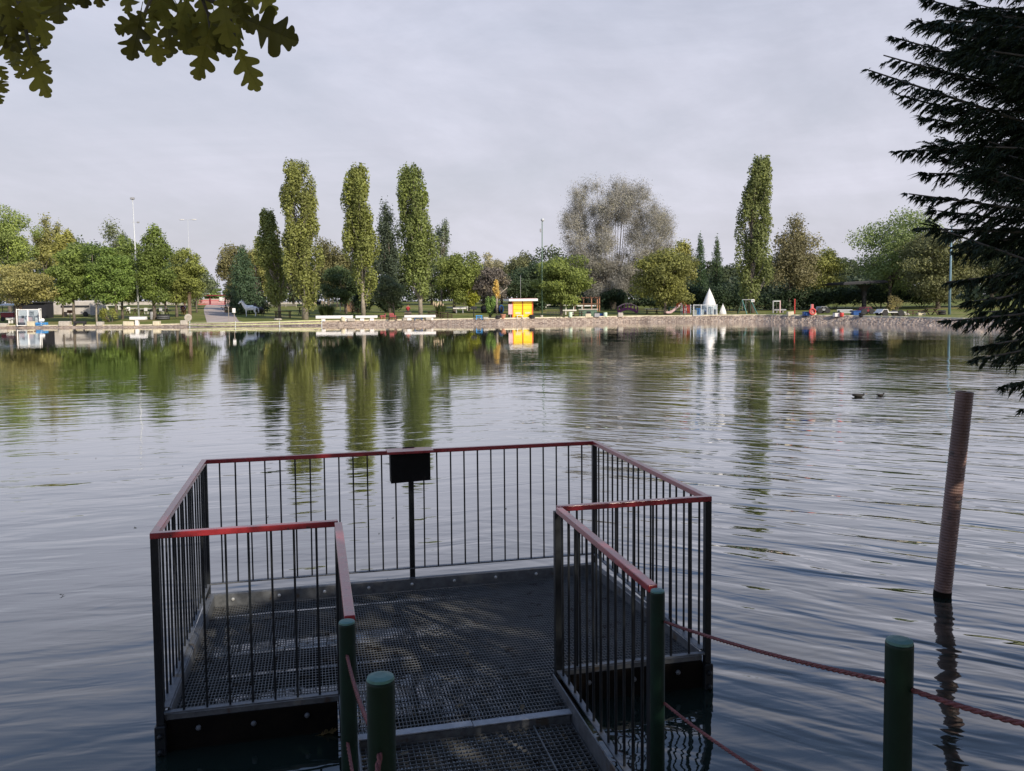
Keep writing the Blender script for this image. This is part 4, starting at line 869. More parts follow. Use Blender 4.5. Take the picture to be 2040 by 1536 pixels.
def cage():
    p,w,h,s=dims(36,78,616,650); t=thing('display_cage','white metal display cage with paper posters under the low olive-green tree','cage',p,R(22)); d=1.4
    b=MB()
    for x in(-1,1):
        for y in(0,1): b.box((x*w*.47,y*d,h/2),(.09,.09,h*(1.0+.05*(x>0))))
    for z in(.03,.96):
        for y in(0,1): b.box((0,y*d,h*z),(w*.94-.09,.07,.07))
        for x in(-1,1): b.box((x*w*.47,d/2,h*z),(.07,d-.09,.07))
    b.box((-.02*w,0,h*.5),(.08,.07,h*.9)); b.build('frame',M['white'],t)
    MB().box((0,d,h*.5),(w*.9,.03,h*.86)).build('back_panel',M['lightgrey'],t); b=MB()
    for k in range(5): b.box((w*.455,.2+k*.24,h*.5),(.03,.16,h*.88))
    b.build('side_slats',M['lightgrey'],t); MB().box((-w*.23,.02,h*.5),(w*.38,.02,h*.86)).build('window_panel',M['glassy'],t); MB().box((w*.23,.02,h*.5),(w*.38,.02,h*.86)).build('window_panel',M['glassy'],t)
    for (x,z,ww,hh,c) in((-.3,.3,.2,.3,'pink'),(-.15,.22,.14,.3,'white'),(.06,.32,.2,.38,'pink'),(.2,.4,.12,.34,'grey'),(.3,.28,.14,.4,'white'),(.12,.72,.2,.24,'grey'),(-.25,.52,.12,.16,'dark')): MB().box((x*w,d*.35,z*h),(ww*w,.02,hh*h)).build('poster',M[c],t)
cage()
def hut():
    p,w,h,s=dims(70,94,600,637); Y=118; p=onY(58,Y); s=Y/F; t=thing('dark_hut','dark hut in deep shade right behind the display cage','hut',p); h=atY(58,601,Y).z-p.z; w=66*s
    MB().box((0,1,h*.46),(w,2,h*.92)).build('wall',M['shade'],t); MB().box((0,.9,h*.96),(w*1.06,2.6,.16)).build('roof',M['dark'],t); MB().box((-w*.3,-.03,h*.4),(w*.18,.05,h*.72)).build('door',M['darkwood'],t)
hut()
def trailer():
    Y=122; p=onY(152,Y); s=Y/F; h=atY(152,600,Y).z-p.z; w=92*s; t=thing('pale_trailer','long pale trailer with a dark window band in the dappled shade of the left grove','trailer',p); MB().box((0,1,h*.5+.15),(w,2.1,h*.92),bev=.12).build('body',M['wall'],t)
    MB().box((-w*.02,-.07,h*.66),(w*.62,.04,h*.13)).build('window',M['dark'],t); MB().box((w*.36,-.07,h*.42),(w*.1,.04,h*.66)).build('door',M['grey'],t)
    for k in(-.25,.2): MB().lathe([(.1,-.12),(.36,-.12),(.38,0),(.36,.12),(.1,.12)],16,(k*w,.05,.36),Matrix.Rotation(R(90),4,'X')).build('wheel',M['rubber'],t)
trailer()
def food_cart():
    p,s=base(18,640); t=thing('food_cart','dark red cart under an awning at the far left edge','cart',p); MB().box((0,0,.75),(1.6,.9,.7),bev=.03).build('body',M['maroon'],t); MB().box((0,0,1.15),(1.75,1.05,.08)).build('counter',M['lightgrey'],t); MB().box((0,0,2.1),(2.0,1.5,.12),M=Matrix.Rotation(R(8),4,'X')).build('awning',M['lightgrey'],t)
    for x in(-1,1): MB().box((x*.75,0,1.6),(.06,.06,.95)).build('post',M['dark'],t)
    for x in(-1,1): MB().lathe([(.05,-.06),(.28,-.06),(.3,0),(.28,.06),(.05,.06)],14,(x*.5,-.5,.3),Matrix.Rotation(R(90),4,'X')).build('wheel',M['rubber'],t)
food_cart()
def bbq(label,px,py,m='dark',h=1.0):
    p,s=base(px,py); t=thing('grill_stand',label,'grill',p,0,'grills on single posts'); MB().tube([(0,0,-.1),(0,0,h-.12)],.06,8).build('post',M['grey' if m!='dark' else 'dark'],t); MB().box((0,0,h-.05),(1.0 if m!='dark' else .7,.55,.14),bev=.02).build('fire_tray',M[m],t); MB().box((0,.28,h+.12),(1.0 if m!='dark' else .7,.04,.26)).build('wind_guard',M[m],t)
bbq('rusty-red topped grill on a pale post left of the thin pale trunk',140,640,'brown',1.15); bbq('black grill on a post on the lawn left of the tunnel pipe',944,631)
def tunnel():
    p,s=base(980,624); t=thing('tunnel_pipe','large dark tunnel pipe with a blue mouth lying on the lawn behind the ivy bush','pipe',p); r=8*s
    Mx=Matrix.Rotation(R(118),4,'Z')@Matrix.Rotation(R(90),4,'X')
    L=1.45
    c=Vector((0,.6,r)); ax=Vector((math.sin(R(62)),-math.cos(R(62)),0))
    rot=ax.to_track_quat('Z','Y').to_matrix().to_4x4()
    MB().lathe([(r,-L),(r*1.04,-L*.6),(r,-L*.55),(r,L*.7),(r*1.06,L*.72),(r*1.06,L)],24,c,rot).build('shell',M['shade'],t,smooth=True)
    MB().lathe([(r*1.08,L*.96),(r*1.08,L*1.02),(r*.86,L*1.02),(r*.84,L*.3),(r*.84,-L)],24,c,rot).build('mouth',M['blue'],t,smooth=False)
tunnel()
def person():
    p,s=base(813,627); t=thing('person','seated person in red top and dark trousers, left of the dark-green poplar trunk','person',p,R(10))
    # sits on a low log, facing away (+Y)
    N=[((0,0,.5),(.15,.12)),((0,.0,.72),(.15,.11)),((0,.02,.98),(.17,.11)),((0,.03,1.1),(.07,.07)),((0,.04,1.18),(.05,.055)),((0,.06,1.29),(.085,.1)),((0,.06,1.38),(.07,.085))]
    Ed=[(0,1),(1,2),(2,3),(3,4),(4,5),(5,6)]
    for sx in(-1,1):
        i=len(N); N+=[((sx*.19,.03,1.03),.06),((sx*.24,.08,.78),.045),((sx*.17,.3,.68),.036),((sx*.15,.38,.68),.03)]; Ed+=[(2,i),(i,i+1),(i+1,i+2),(i+2,i+3)]
        i=len(N); N+=[((sx*.1,.08,.47),.09),((sx*.13,.45,.48),.065),((sx*.13,.47,.1),.045),((sx*.13,.6,.04),.04)]; Ed+=[(0,i),(i,i+1),(i+1,i+2),(i+2,i+3)]
    skin_body('body',N,Ed,M['skin'],t,2)
    N2=[((0,0,.5),(.17,.14)),((0,0,.74),(.17,.13)),((0,.02,1.0),(.19,.13)),((0,.03,1.08),(.1,.09))]; E2=[(0,1),(1,2),(2,3)]
    for sx in(-1,1):
        i=len(N2); N2+=[((sx*.2,.03,1.03),.075),((sx*.25,.08,.78),.06),((sx*.18,.28,.68),.05)]; E2+=[(2,i),(i,i+1),(i+1,i+2)]
    skin_body('shirt',N2,E2,M['shirt'],t,2)
    N3=[((0,.02,.47),(.17,.13))]; E3=[]
    for sx in(-1,1):
        i=len(N3); N3+=[((sx*.1,.1,.47),.105),((sx*.13,.45,.48),.08),((sx*.13,.47,.12),.06)]; E3+=[(0,i),(i,i+1),(i+1,i+2)]
    skin_body('trousers',N3,E3,M['trousers'],t,2)
    MB().ball((0,.045,1.37),(.098,.115,.1),12,8).build('hair',M['hair'],t,smooth=True)
    tag(MB().tube([(-.45,0,.19),(.45,0,.2)],.18,12).build('log_seat',M['bark'],None,p+Vector((0,-.02,0)),smooth=False),'short log the person in the red top sits on','log')
person()
def footbridge():
    p,w,h,s=dims(1231,1270,604,624); t=thing('arched_footbridge','small purple and pink arched footbridge with curved handrails on the lawn','footbridge',p,R(-4))
    arc=lambda u,z0,hh:(w*(u-.5),0,z0+hh*math.sin(math.pi*u))
    for sy in(-1,1):
        b=MB()
        for k in range(12):
            a=arc(k/12,.1,h*.38);c=arc((k+1)/12,.1,h*.38); b.bar((a[0],sy*.55,a[2]),(c[0],sy*.55,c[2]),.1,.3)
        b.build('side_beam',M['purple'],t); b=MB()
        for k in range(12):
            a=arc(k/12,h*.62,h*.36);c=arc((k+1)/12,h*.62,h*.36); b.bar((a[0],sy*.55,a[2]),(c[0],sy*.55,c[2]),.08,.1)
        b.build('handrail',M['pink'],t)
        for k in range(7):
            a=arc(k/6,.2,h*.38);c=arc(k/6,h*.6,h*.36); MB().bar((a[0],sy*.55,a[2]),(c[0],sy*.55,c[2]),.08,.08).build('baluster',M['purple'],t)
    b=MB()
    for k in range(20):
        a=arc((k+.5)/20,.18,h*.38); b.box(a,(w/22,1.0,.06))
    b.build('deck',M['brown'],t)
footbridge()
def slide():
    p,s=base(1348,627); t=thing('playground_slide','pale pink playground slide with an arched red and yellow frame left of the white cone','slide',p); z=lambda y:(627-y)*s; x=lambda q:(q-1348)*s
    pts=[(x(1328),z(624)),(x(1336),z(624)),(x(1345),z(617)),(x(1353),z(610)),(x(1360),z(606))]
    b=MB()
    for i in range(4): b.bar((pts[i][0],0,pts[i][1]),(pts[i+1][0],0,pts[i+1][1]),.55,.06)
    for sy in(-1,1):
        for i in range(4): b.bar((pts[i][0],sy*.29,pts[i][1]+.12),(pts[i+1][0],sy*.29,pts[i+1][1]+.12),.05,.24)
    b.build('chute',M['pink'],t)
    for sy in(-1,1):
        MB().tube([(x(1347),sy*.4,z(612)),(x(1352),sy*.4,z(603)),(x(1358),sy*.4,z(601)),(x(1364),sy*.4,z(604)),(x(1371),sy*.4,z(622))],.05,8).build('handrail',M['orange'],t,smooth=True)
        for q in(1358,1366): MB().bar((x(q),sy*.4,0),(x(q-1),sy*.4,z(606)),.07,.07).build('leg',M['lightgrey'],t)
    MB().box((x(1361),0,z(607)),(.5,.85,.07)).build('platform',M['brown'],t); b=MB()
    for k in range(4): b.bar((x(1364+k*1.7),-.35,z(609+k*4)),(x(1364+k*1.7),.35,z(609+k*4)),.05,.05)
    b.build('ladder_rungs',M['maroon'],t)
    p,w,h,s=dims(1366,1381,609,625); t=thing('red_cabinet','dark red cabinet behind the slide','cabinet',p+Vector((0,2,0))); MB().box((0,0,h*.5),(w,.8,h),bev=.03).build('body',M['maroon'],t); MB().box((0,0,h+.04),(w*1.08,.9,.1)).build('lid',M['maroon'],t)
slide()
def cone(label,px,x0,x1,yt,yb,bulge=1.0,seams=True):
    p,s=base(px,yb); t=thing('white_cone',label,'cone',p,0,'white pointed cones'); r=(x1-x0)/2*s; h=(yb-yt)*s
    prof=[(r,-.05)]+[(r*(1-(k/14)**1.75*.999) if k<14 else .0,h*k/14) for k in range(1,15)]
    MB().lathe(prof,26).build('shell',M['white'],t,smooth=True); MB().lathe([(r*1.03,-.05),(r*1.04,.1),(r*1.0,.14)],26).build('base_ring',M['concrete'],t); MB().lathe([(.06,h-.22),(.03,h+.02),(0,h+.1)],8).build('tip',M['lightgrey'],t); return t
cone('large white pointed cone behind the glass enclosure',1413,1397,1429,575,628); cone('small white pointed cone right of the glass enclosure',1440,1433,1447,606,627.5)
def enclosure():
    p,s=base(1405,629); t=thing('glass_enclosure','clear-panelled enclosure with white frame in front of the large white cone','enclosure',p); w=46*s; h=(628-606)*s; d=1.6; xs=[-w/2,-w*.18,w*.08,w*.34,w/2]
    for x in xs: MB().box((x,0,h/2),(.09,.09,h*1.04)).build('post',M['lightgrey'],t)
    for z in(.03,.97): MB().box((0,0,h*z),(w-.1,.06,.07)).build('rail',M['lightgrey'],t)
    for a,c in zip(xs[:-1],xs[1:]): MB().box(((a+c)/2,0,h*.5),(c-a-.1,.02,h*.86)).build('panel',M['glassy'],t)
    for sx in(-1,1): MB().box((sx*w/2,d/2+.05,h*.5),(.02,d,h*.86)).build('panel',M['glassy'],t)
    for sx in(-1,1): MB().box((sx*w/2,d+.1,h/2),(.09,.09,h)).build('post',M['lightgrey'],t)
    for i,(x,z,c,lab,k) in enumerate([(-.42,.55,'cream','cream plastic tub stored at the left end of the glass enclosure','tub'),(-.26,.75,'sky_blue','pale blue plastic drum stored in the glass enclosure','tub'),(-.1,.6,'white','white plastic tub near the second post of the glass enclosure','tub'),(.22,.75,'white','white plastic tub in the middle of the glass enclosure','tub'),(.42,.6,'grey','grey plastic tub at the right end of the glass enclosure','tub')]):
        q=thing('plastic_tub',lab,k,p+Vector((x*w,.55,0)),0,'tubs stored in the glass enclosure'); r=.3; MB().lathe([(r*.8,0),(r,z),(r*1.08,z),(r*1.08,z+.05)],14).build('body',M[c],q,smooth=False); MB().lathe([(r*1.1,z+.05),(r*1.05,z+.1),(0,z+.12)],14).build('lid',M[c],q)
    q=thing('garden_machine','dark wheeled machine parked inside the glass enclosure','machine',p+Vector((.12*w,.7,0))); MB().box((0,0,.45),(.7,.5,.3),bev=.05).build('body',M['blue'],q); MB().bar((.2,.1,.5),(.35,.4,1.25),.06,.06).build('handle',M['dark'],q); MB().box((0,0,.8),(.35,.3,.3),bev=.05).build('engine',M['dark'],q)
    for sx in(-1,1): MB().lathe([(.04,-.05),(.22,-.05),(.24,0),(.22,.05),(.04,.05)],12,(sx*.3,-.28,.24),Matrix.Rotation(R(90),4,'X')).build('wheel',M['rubber'],q)
enclosure()
def swing():
    p,s=base(1492,627); t=thing('swing_frame','green A-frame swing standing behind the solitary poplar','swing',p); h=(627-597)*s; x=lambda q:(q-1492)*s
    MB().bar((x(1483),1,h),(x(1501),1,h),.08,.08).build('crossbar',M['grey'],t)
    for q,b1,b2 in((1483,1477,1489),(1500,1503,1510)):
        MB().bar((x(b1),1.7,0),(x(q),1,h),.08,.08).build('leg',M['greenpole'],t); MB().bar((x(b2),.2,0),(x(q),1,h),.07,.07).build('leg',M['teal'],t)
    for q in(1487,): 
        for d in(-.2,.2): MB().bar((x(q)+d,1,.5),(x(q)+d,1,h),.025,.025).build('chain',M['grey'],t)
        MB().box((x(q),1,.48),(.5,.2,.05)).build('seat',M['rubber'],t)
    p,s=base(1497,628); z=(628-599)*s; q=thing('tree_sign','small white sign fixed to the trunk of the solitary poplar','sign',p+Vector((-.02,-.62,z))); MB().box((0,0,0),(.36,.03,.3),bev=.01).build('board',M['white'],q); MB().box((0,-.02,0),(.24,.015,.14)).build('print',M['grey'],q)
swing()
pole_sign('tree_sign','small pale sign on the left one of the twin trunks',"sign",1319,598,626,.26,.2,'concrete','bark')
def frame():
    p,s=base(1547,624); t=thing('goal_frame','tall grey rectangular frame on the lawn right of the solitary poplar','frame',p); w=17*s; h=(622-597)*s
    for k in(-1,1): MB().box((k*w/2,k*.3,h/2),(.12,.12,h)).build('post',M['pink' if k>0 else 'grey'],t)
    MB().bar((-w/2+.06,-.3,h-.06),(w/2-.06,.3,h-.06),.1,.12).build('crossbar',M['lightgrey'],t); MB().tube([(0,0,h-.1),(0,0,h*.5)],.012,4).build('rope',M['grey'],t)
frame()
def shelter():
    Y=108; p=onY(1721,Y); s=Y/F; t=thing('mushroom_shelter','dark flat-roofed shelter on a single flared pillar under the light green tree','shelter',p,R(8)); h=atY(1721,566,Y).z-p.z; 
    MB().lathe([(.30,-.1),(.27,h*.45),(.3,h*.72),(.7,h*.9),(1.1,h*.97)],8).build('pillar',M['shade'],t); MB().box((-.9,.4,h+.12),(5.9,4.6,.26),M=Matrix.Rotation(R(-2.5),4,'Y'),bev=.03).build('roof',M['shade'],t); MB().box((-.9,.4,h+.3),(5.4,4.2,.1),M=Matrix.Rotation(R(-2.5),4,'Y')).build('roof_felt',M['dark'],t)
shelter()
def pergola():
    p,w,h,s=dims(1142,1196,594,622); Y=p.y+3; p=onY(1168,Y); t=thing('pergola','red-brown timber pergola behind the white counter, right of the round green tree','pergola',p)
    for x in(-.42,-.1,.2,.42,.5):
        MB().box((x*w,0,h/2),(.13,.13,h)).build('post',M['terracotta' if x>.1 else 'brown'],t)
    for y,z in((0,h),(0,h*.55)): MB().box((0,y-.08,z),(w*1.04,.1,.14)).build('beam',M['brown'],t)
    for k in range(7): MB().box(((k/6-.5)*w,.3,h+.13),(.08,1.6,.1)).build('rafter',M['brown'],t)
pergola()
def fireplace():
    p,w,h,s=dims(1150,1186,614,631); t=thing('barbecue_oven','low green-grey barbecue counter with a black fire opening under the grey tree','barbecue',p+Vector((.3,1.2,0))); MB().box((0,0,h*.4),(w,.8,h*.8),bev=.02).build('body',M['greenpole'],t); MB().box((0,0,h*.85),(w*1.08,.95,h*.12)).build('counter',M['concrete'],t); MB().box((.05,-.41,h*.38),(.5,.03,h*.5)).build('fire_opening',M['shade'],t)
fireplace()
def scooter():
    p,s=base(1106,633); t=thing('bicycle_rack','dark tangle of a metal bicycle rack in front of the round green tree','rack',p); 
    for k in range(6): MB().tube([(-.9+k*.36,-.2,0),(-.9+k*.36,-.15,.75),(-.7+k*.36,.15,.8),(-.7+k*.36,.2,0)],.022,6).build('hoop',M['dark'],t)
    MB().bar((-1,0,.08),(1.1,0,.08),.06,.06).build('rail',M['dark'],t); MB().bar((-1,0,.62),(1.1,0,.6),.05,.05).build('rail',M['dark'],t)
scooter()
def vehicle(label,x0,x1,yt,yb,m,pick=False,dy=0,rz=0):
    p,w,h,s=dims(x0,x1,yt,yb); p=p+Vector((0,dy,0)); p.z=gz(p.x,p.y); t=thing('pickup_truck' if pick else 'parked_car',label,'pickup' if pick else 'car',p,rz); L=w; d=1.6
    if pick: prof=[(-L/2,.35),(-L/2+.05,h*.52),(-L*.43,h*.6),(-L*.36,h),(-L*.2,h),(-L*.15,h*.58),(L/2,h*.58),(L/2,.35)]
    else: prof=[(-L/2,.3),(-L/2+.03,h*.55),(-L*.3,h*.62),(-L*.18,h),(L*.2,h),(L*.38,h*.62),(L/2,h*.55),(L/2,.3)]
    MB().prism(prof,-d/2,d/2).build('body',M[m],t); zs=h*.64
    if pick: wins=[[(-L*.4,zs),(-L*.35,h*.94),(-L*.22,h*.94),(-L*.2,zs)]]
    else: wins=[[(-L*.26,zs+.02),(-L*.17,h*.94),(-.03,h*.94),(-.03,zs+.02)],[(.03,zs+.02),(.03,h*.94),(L*.19,h*.94),(L*.31,zs+.02)]]
    for q in wins:
        MB().prism(q,-d/2-.012,-d/2+.01).build('window',M['shade'],t); MB().prism(q,d/2-.01,d/2+.012).build('window',M['shade'],t)
    for x in(-.3,.3):
        for y in(-1,1):
            wh=MB().lathe([(.16,-.1),(.3,-.1),(.32,0),(.3,.1),(.16,.1)],16,(x*L,y*(d/2-.06),.3),Matrix.Rotation(R(90),4,'X')).build('wheel',M['rubber'],t); MB().lathe([(0,-.08),(.16,-.09),(.16,.09),(0,.08)],12,(x*L,y*(d/2-.06),.3),Matrix.Rotation(R(90),4,'X')).build('rim',M['lightgrey'],wh)
    for y in(-1,1): MB().box((-L/2+.0,y*d*.36,h*.44),(.06,.22,.12)).build('headlight',M['lightgrey'],t)
    if pick: MB().box((L*.17,0,h*.6),(L*.6,d*.86,.05)).build('load_bed',M['grey'],t)
    return t
vehicle('small white pickup facing left near the water at the right','1746' and 1746,1798,618,632,'white',True)
vehicle('dim pale grey car parked in the shade left of the slatted bench',1636,1662,611,625,'grey',False,2)
vehicle('dark red car half hidden behind the shelter pillar',1722,1748,612,627,'maroon',False,1.5)
vehicle('dark car parked far behind the pampas clump with brown plumes',614,640,598,607,'dark',False,0)
def boat(label,x0,x1,yt,yb,m):
    p,w,h,s=dims(x0,x1,yt,yb); t=thing('stone_heap',label,'stones',p); b=MB()
    for k in range(5): b.ball((random.uniform(-.5,.5)*w*.7,random.uniform(-.2,.2),h*.3),(w*.2,.22,h*.42),8,6)
    b.build('stones',M[m],t)
boat('pale rounded stones right of the white pickup',1799,1811,625,632,'concrete'); boat('small white stones at the foot of the pale forked poplar trunk',546,566,633,638,'concrete')
def paling(label,x0,x1,yt,yb,m='darkwood',n=14):
    a=ground_at(x0,yb);c=ground_at(x1,yb); p=(a+c)/2; s=p.y/F; h=(yb-yt)*s; t=thing('rail_fence',label,'fence',p); w=c.x-a.x; ang=math.atan2(c.y-a.y,w); t.rotation_euler=(0,0,ang); w=math.hypot(w,c.y-a.y)
    for z in(.45,.95): MB().box((0,0,h*z),(w,.05,.1)).build('rail',M[m],t)
    for k in range(max(3,n//3)): MB().box(((k/(max(3,n//3)-1)-.5)*w,.06,h*.5),(.09,.07,h+.06)).build('post',M[m],t)
paling('low dark rail fence on the right bank beyond the white pickup',1808,1842,621,631); paling('dark timber rail fence between the dark-green poplar and the cream plumes',846,900,627,635); paling('thin pale fence at the back of the lawn left of the first tall poplar',528,590,606,612,'concrete')
# ------------------------------------------------------------------ the fishing platform
AN,OX,OY,PW,PD,PE,PF,PL=.2291,-2.0132,4.734,3.3608,2.2903,2.3464,1.0091,1.5602
def sweep(path,w,z0,z1,closed=False,zf=None):
    """rectangular section swept along an xy path with mitred corners"""
    P=[Vector((x,y)) for x,y in path]; n=len(P); V=[];Fs=[]
    for i in range(n):
        a=(P[i]-P[i-1]).normalized() if i>0 else None; b=(P[i+1]-P[i]).normalized() if i<n-1 else None
        na=Vector((-a.y,a.x)) if a else None; nb=Vector((-b.y,b.x)) if b else None
        if na and nb: m=(na+nb); m=m/(1+na.dot(nb))
        else: m=na or nb
        dz=zf(P[i].x,P[i].y) if zf else 0
        for sg,z in((-1,z0),(1,z0),(1,z1),(-1,z1)): V.append((P[i].x+m.x*w/2*sg,P[i].y+m.y*w/2*sg,z+dz))
    for i in range(n-1):
        for k in range(4): Fs.append((i*4+k,i*4+(k+1)%4,(i+1)*4+(k+1)%4,(i+1)*4+k))
    Fs+=[(3,2,1,0),tuple(range((n-1)*4,n*4))]
    b=MB(); b.add(V,Fs); return b
plat=thing('fishing_platform','dark steel fishing platform with red handrails and a grating floor standing in the lake','platform',(OX,OY,0),AN)
RH=1.27; deck=lambda v: .195-.135*max(v,0)/PD
rail=[(PF,0),(0,0),(0,PD),(PW,PD),(PW,0),(PE,0)]
def bevel(o,wd=.004,seg=2):
    m=o.modifiers.new('bevel','BEVEL'); m.width=wd; m.segments=seg; m.limit_method='ANGLE'; return o
bevel(sweep(rail,.044,RH-.034,RH).build('handrail',M['red'],plat))
sweep(rail,.036,.226,.236).build('bottom_rail',M['galv'],plat)
for k,(x,y) in enumerate([(.0,.0),(0,PD),(PW,PD),(PW,0),(PE,0),(PF,0)]):
    zb=-.02 if k in(0,3) else deck(y)-.03
    bevel(MB().box((x,y,(zb+RH-.034)/2),(.042,.042,RH-.034-zb)).build('post',M['steel'],plat),.003)
bevel(MB().box((1.692,PD,(.1+RH-.034)/2),(.045,.03,RH-.034-.1)).build('post',M['steel'],plat),.003)
bal=None
def baluster(x,y,par):
    global bal
    if bal is None:
        bal=bevel(MB().box((0,0,.736),(.0125,.0125,1.0)).build('baluster',M['steel'],par),.002,1); o=bal
    else: o=bal.copy(); COL.objects.link(o); o.parent=par
    o.location=(x,y,0); o.rotation_euler=(random.gauss(0,.002),random.gauss(0,.002),random.uniform(-.2,.2)); return o
for i in range(1,28):
    u=PW*i/28
    if abs(u-1.692)>.05: baluster(u,PD,plat)
for i in range(1,19):
    for x in(0,PW): baluster(x,PD*i/19,plat)
for i in range(1,8):
    baluster(PF*i/8,0,plat); baluster(PE+(PW-PE)*i/8,0,plat)
# toe boards of the two sides and the back, floor slightly lower at the back
zt=lambda x,y: -.10*max(0,y)/PD
sweep([(.05,.02),(.05,PD-.05),(PW-.05,PD-.05),(PW-.05,.02)],.008,.145,.245,zf=zt).build('toe_board',M['galv'],plat)
sweep([(.027,.02),(.027,PD-.027),(PW-.027,PD-.027),(PW-.027,.02)],.036,.247,.252,zf=zt).build('toe_flange',M['galv'],plat)
for i in range(9):
    MB().lathe([(.014,0),(.014,.006),(.008,.012),(0,.013)],10,(.2+i*.37,PD-.056,deck(PD)+.045),Matrix.Rotation(R(90),4,'X')).build('bolt',M['bolt'],plat)
# grating
g=MB(); n=int(PW/.0212)
for i in range(n+1):
    u=.06+(PW-.12)*i/n; v0=-.44 if PF+.05<u<PE-.05 else .03
    if v0<0: g.bar((u,v0,deck(0)-.014),(u,0,deck(0)-.014),.003,.028)
    g.bar((u,0 if v0<0 else v0,deck(0)-.014),(u,PD-.06,deck(PD)-.014),.003,.028)
v=-.42
while v<PD-.07:
    a,c=(PF+.05,PE-.05) if v<.03 else (.06,PW-.06)
    g.bar((a,v,deck(v)-.002),(c,v,deck(v)+.0008),.005,.004); v+=.046
g.build('grating',M['grate'],plat)
g=MB()
for a,c in((.03,PF),(PE,PW-.03)): MB().box(((a+c)/2,.012,.196),(c-a,.006,.03)).build('grating_edge',M['galv'],plat)
for a,c in((.0,PF),(PE,PW)):
    o=MB().box(((a+c)/2,.035,.08),(c-a-.05,.06,.19),bev=.006).build('beam',M['beam'],plat)
    for q in range(3): MB().lathe([(.016,0),(.016,.01),(.009,.018),(0,.02)],8,(a+(c-a)*(.2+.3*q),.003,.12-.012*(q%2)),Matrix.Rotation(R(90),4,'X')).build('bolt',M['galv'],o)
MB().box((PW/2,PD-.03,-.04),(PW-.05,.06,.14),bev=.006).build('beam',M['beam'],plat)
for x in(.03,PW-.03): MB().bar((x,.07,.08),(x,PD-.07,-.03),.06,.145).build('beam',M['beam'],plat)
MB().bar((.07,.95,.075),(PW-.07,.95,.075),.09,.09).build('beam',M['beam'],plat); MB().bar((.07,1.75,.03),(PW-.07,1.75,.03),.07,.09).build('beam',M['beam'],plat)
for x in(PF+.02,PE-.02): MB().bar((x,-.43,.11),(x,.9,.07),.05,.11).build('beam',M['beam'],plat)
for x in(0,PW):
    o=MB().box((x,-.012,.065),(.06,.05,.2),bev=.005).build('corner_bracket',M['steel'],plat)
    for z in(.11,.02): MB().lathe([(.017,0),(.017,.012),(.008,.02),(0,.021)],8,(x,-.037,z),Matrix.Rotation(R(90),4,'X')).build('bolt',M['steel'],o)
for x in(.25,PW-.25):
    for y in(.3,PD-.3): MB().tube([(x,y,-1),(x,y,.02)],.06,10).build('pile',M['steel'],plat)
# the bin on the back rail
Tp=Matrix.Translation((OX,OY,0))@Matrix.Rotation(AN,4,'Z')
bn=thing('rail_bin','black sheet-metal bin with a red lid hooked on the back handrail of the platform','bin',Tp@Vector((1.672,PD-.10,1.018)),AN)
MB().prism([(-.165,.0),(.168,.012),(.168,.25),(-.168,.25)],-.07,.07).build('body',M['black'],bn)
bevel(MB().box((0,-.01,.262),(.39,.19,.022)).build('lid',M['red'],bn),.004); MB().box((0,.075,.235),(.1,.012,.09)).build('hook',M['black'],bn)
# gangway
gw=thing('gangway','steel grating gangway with red handrails leading from the bank onto the platform','gangway',(OX,OY,0),AN)
for x,sg in((PF,1),(PE,-1)):
    Lg=PL if sg<0 else 1.6
    bevel(MB().box((x,-Lg/2-.011,RH-.017),(.0438,Lg-.066,.0338)).build('handrail',M['red'],gw))
    MB().box((x,-Lg/2-.01,.231),(.036,Lg-.04,.0098)).build('bottom_rail',M['galv'],gw)
    for i in range(1,13): baluster(x,-Lg*i/13.3,gw)
    MB().box((x-sg*.0,-Lg+.03,.66),(.04,.04,1.15)).build('end_post',M['steel'],gw)
    MB().box((x+sg*.062,-1.45,.185),(.008,2.7,.13)).build('side_plate',M['galv'],gw)
    MB().box((x+sg*.03,-1.6,.08),(.05,2.4,.1)).build('bearer',M['beam'],gw)
g=MB(); a,c=PF+.075,PE-.075; n=int((c-a)/.031)
for i in range(n+1): g.box((a+(c-a)*i/n,-1.67,.135),(.0035,2.32,.02))
n=62
for i in range(n+1): g.box(((a+c)/2,-.52-2.3*i/n,.142),(c-a,.0034,.013))
for i in (0,int((c-a)/.031*.82)): g.box((a+(c-a)*i/int((c-a)/.031),-1.67,.1371),(.008,2.32,.032))
g.build('grating',M['grate'],gw)
bevel(MB().bar((a-.02,-.475,.188),((a+c)/2+.03,-.475,.19),.062,.008).build('threshold',M['threshold'],gw),.002); bevel(MB().bar(((a+c)/2+.034,-.475,.186),(c+.02,-.475,.19),.062,.008).build('threshold',M['threshold'],gw),.002)
MB().box(((a+c)/2,-.5,.15),(c-a,.006,.06)).build('threshold_lip',M['galv'],gw)
# green posts and ropes
def gpost(label,px,py,z,dpx,zb,group='green round posts of the rope fence'):
    p=atZ(px,py,z); r=dpx/F*p.y/2*.995; t=thing('rope_post',label,'post',(p.x,p.y,zb),0,group); h=z-zb
    MB().lathe([(r,0),(r,h*.5),(r*1.004,h-.012),(r*.985,h-.003)],28).build('tube',M['green'],t,smooth=False); MB().lathe([(r*.985,h-.003),(r*.93,h+.003),(r*.5,h+.006),(0,h+.006)],28).build('cap',M['cap'],t)
    for o in t.children:
        if o.name.startswith('tube'): o.data.polygons.foreach_set('use_smooth',[len(q.vertices)==4 for q in o.data.polygons])
    return p,r
p1,r1=gpost('dark green post at the end of the right gangway handrail','1310' and 1310,1177,1.285,29.5,-.6)
p2,r2=gpost('tall dark green post at the right, between the two ropes',1792,1277,1.69,55,.4)
p3,r3=gpost('dark green post at the end of the left gangway handrail',691,1239,1.29,34,-.6)
p4,r4=gpost('nearest dark green post, standing before the left gangway handrail',758,1350,1.67,58,.4)
p5=Vector((1.75,1.2,1.69)); rr=.034
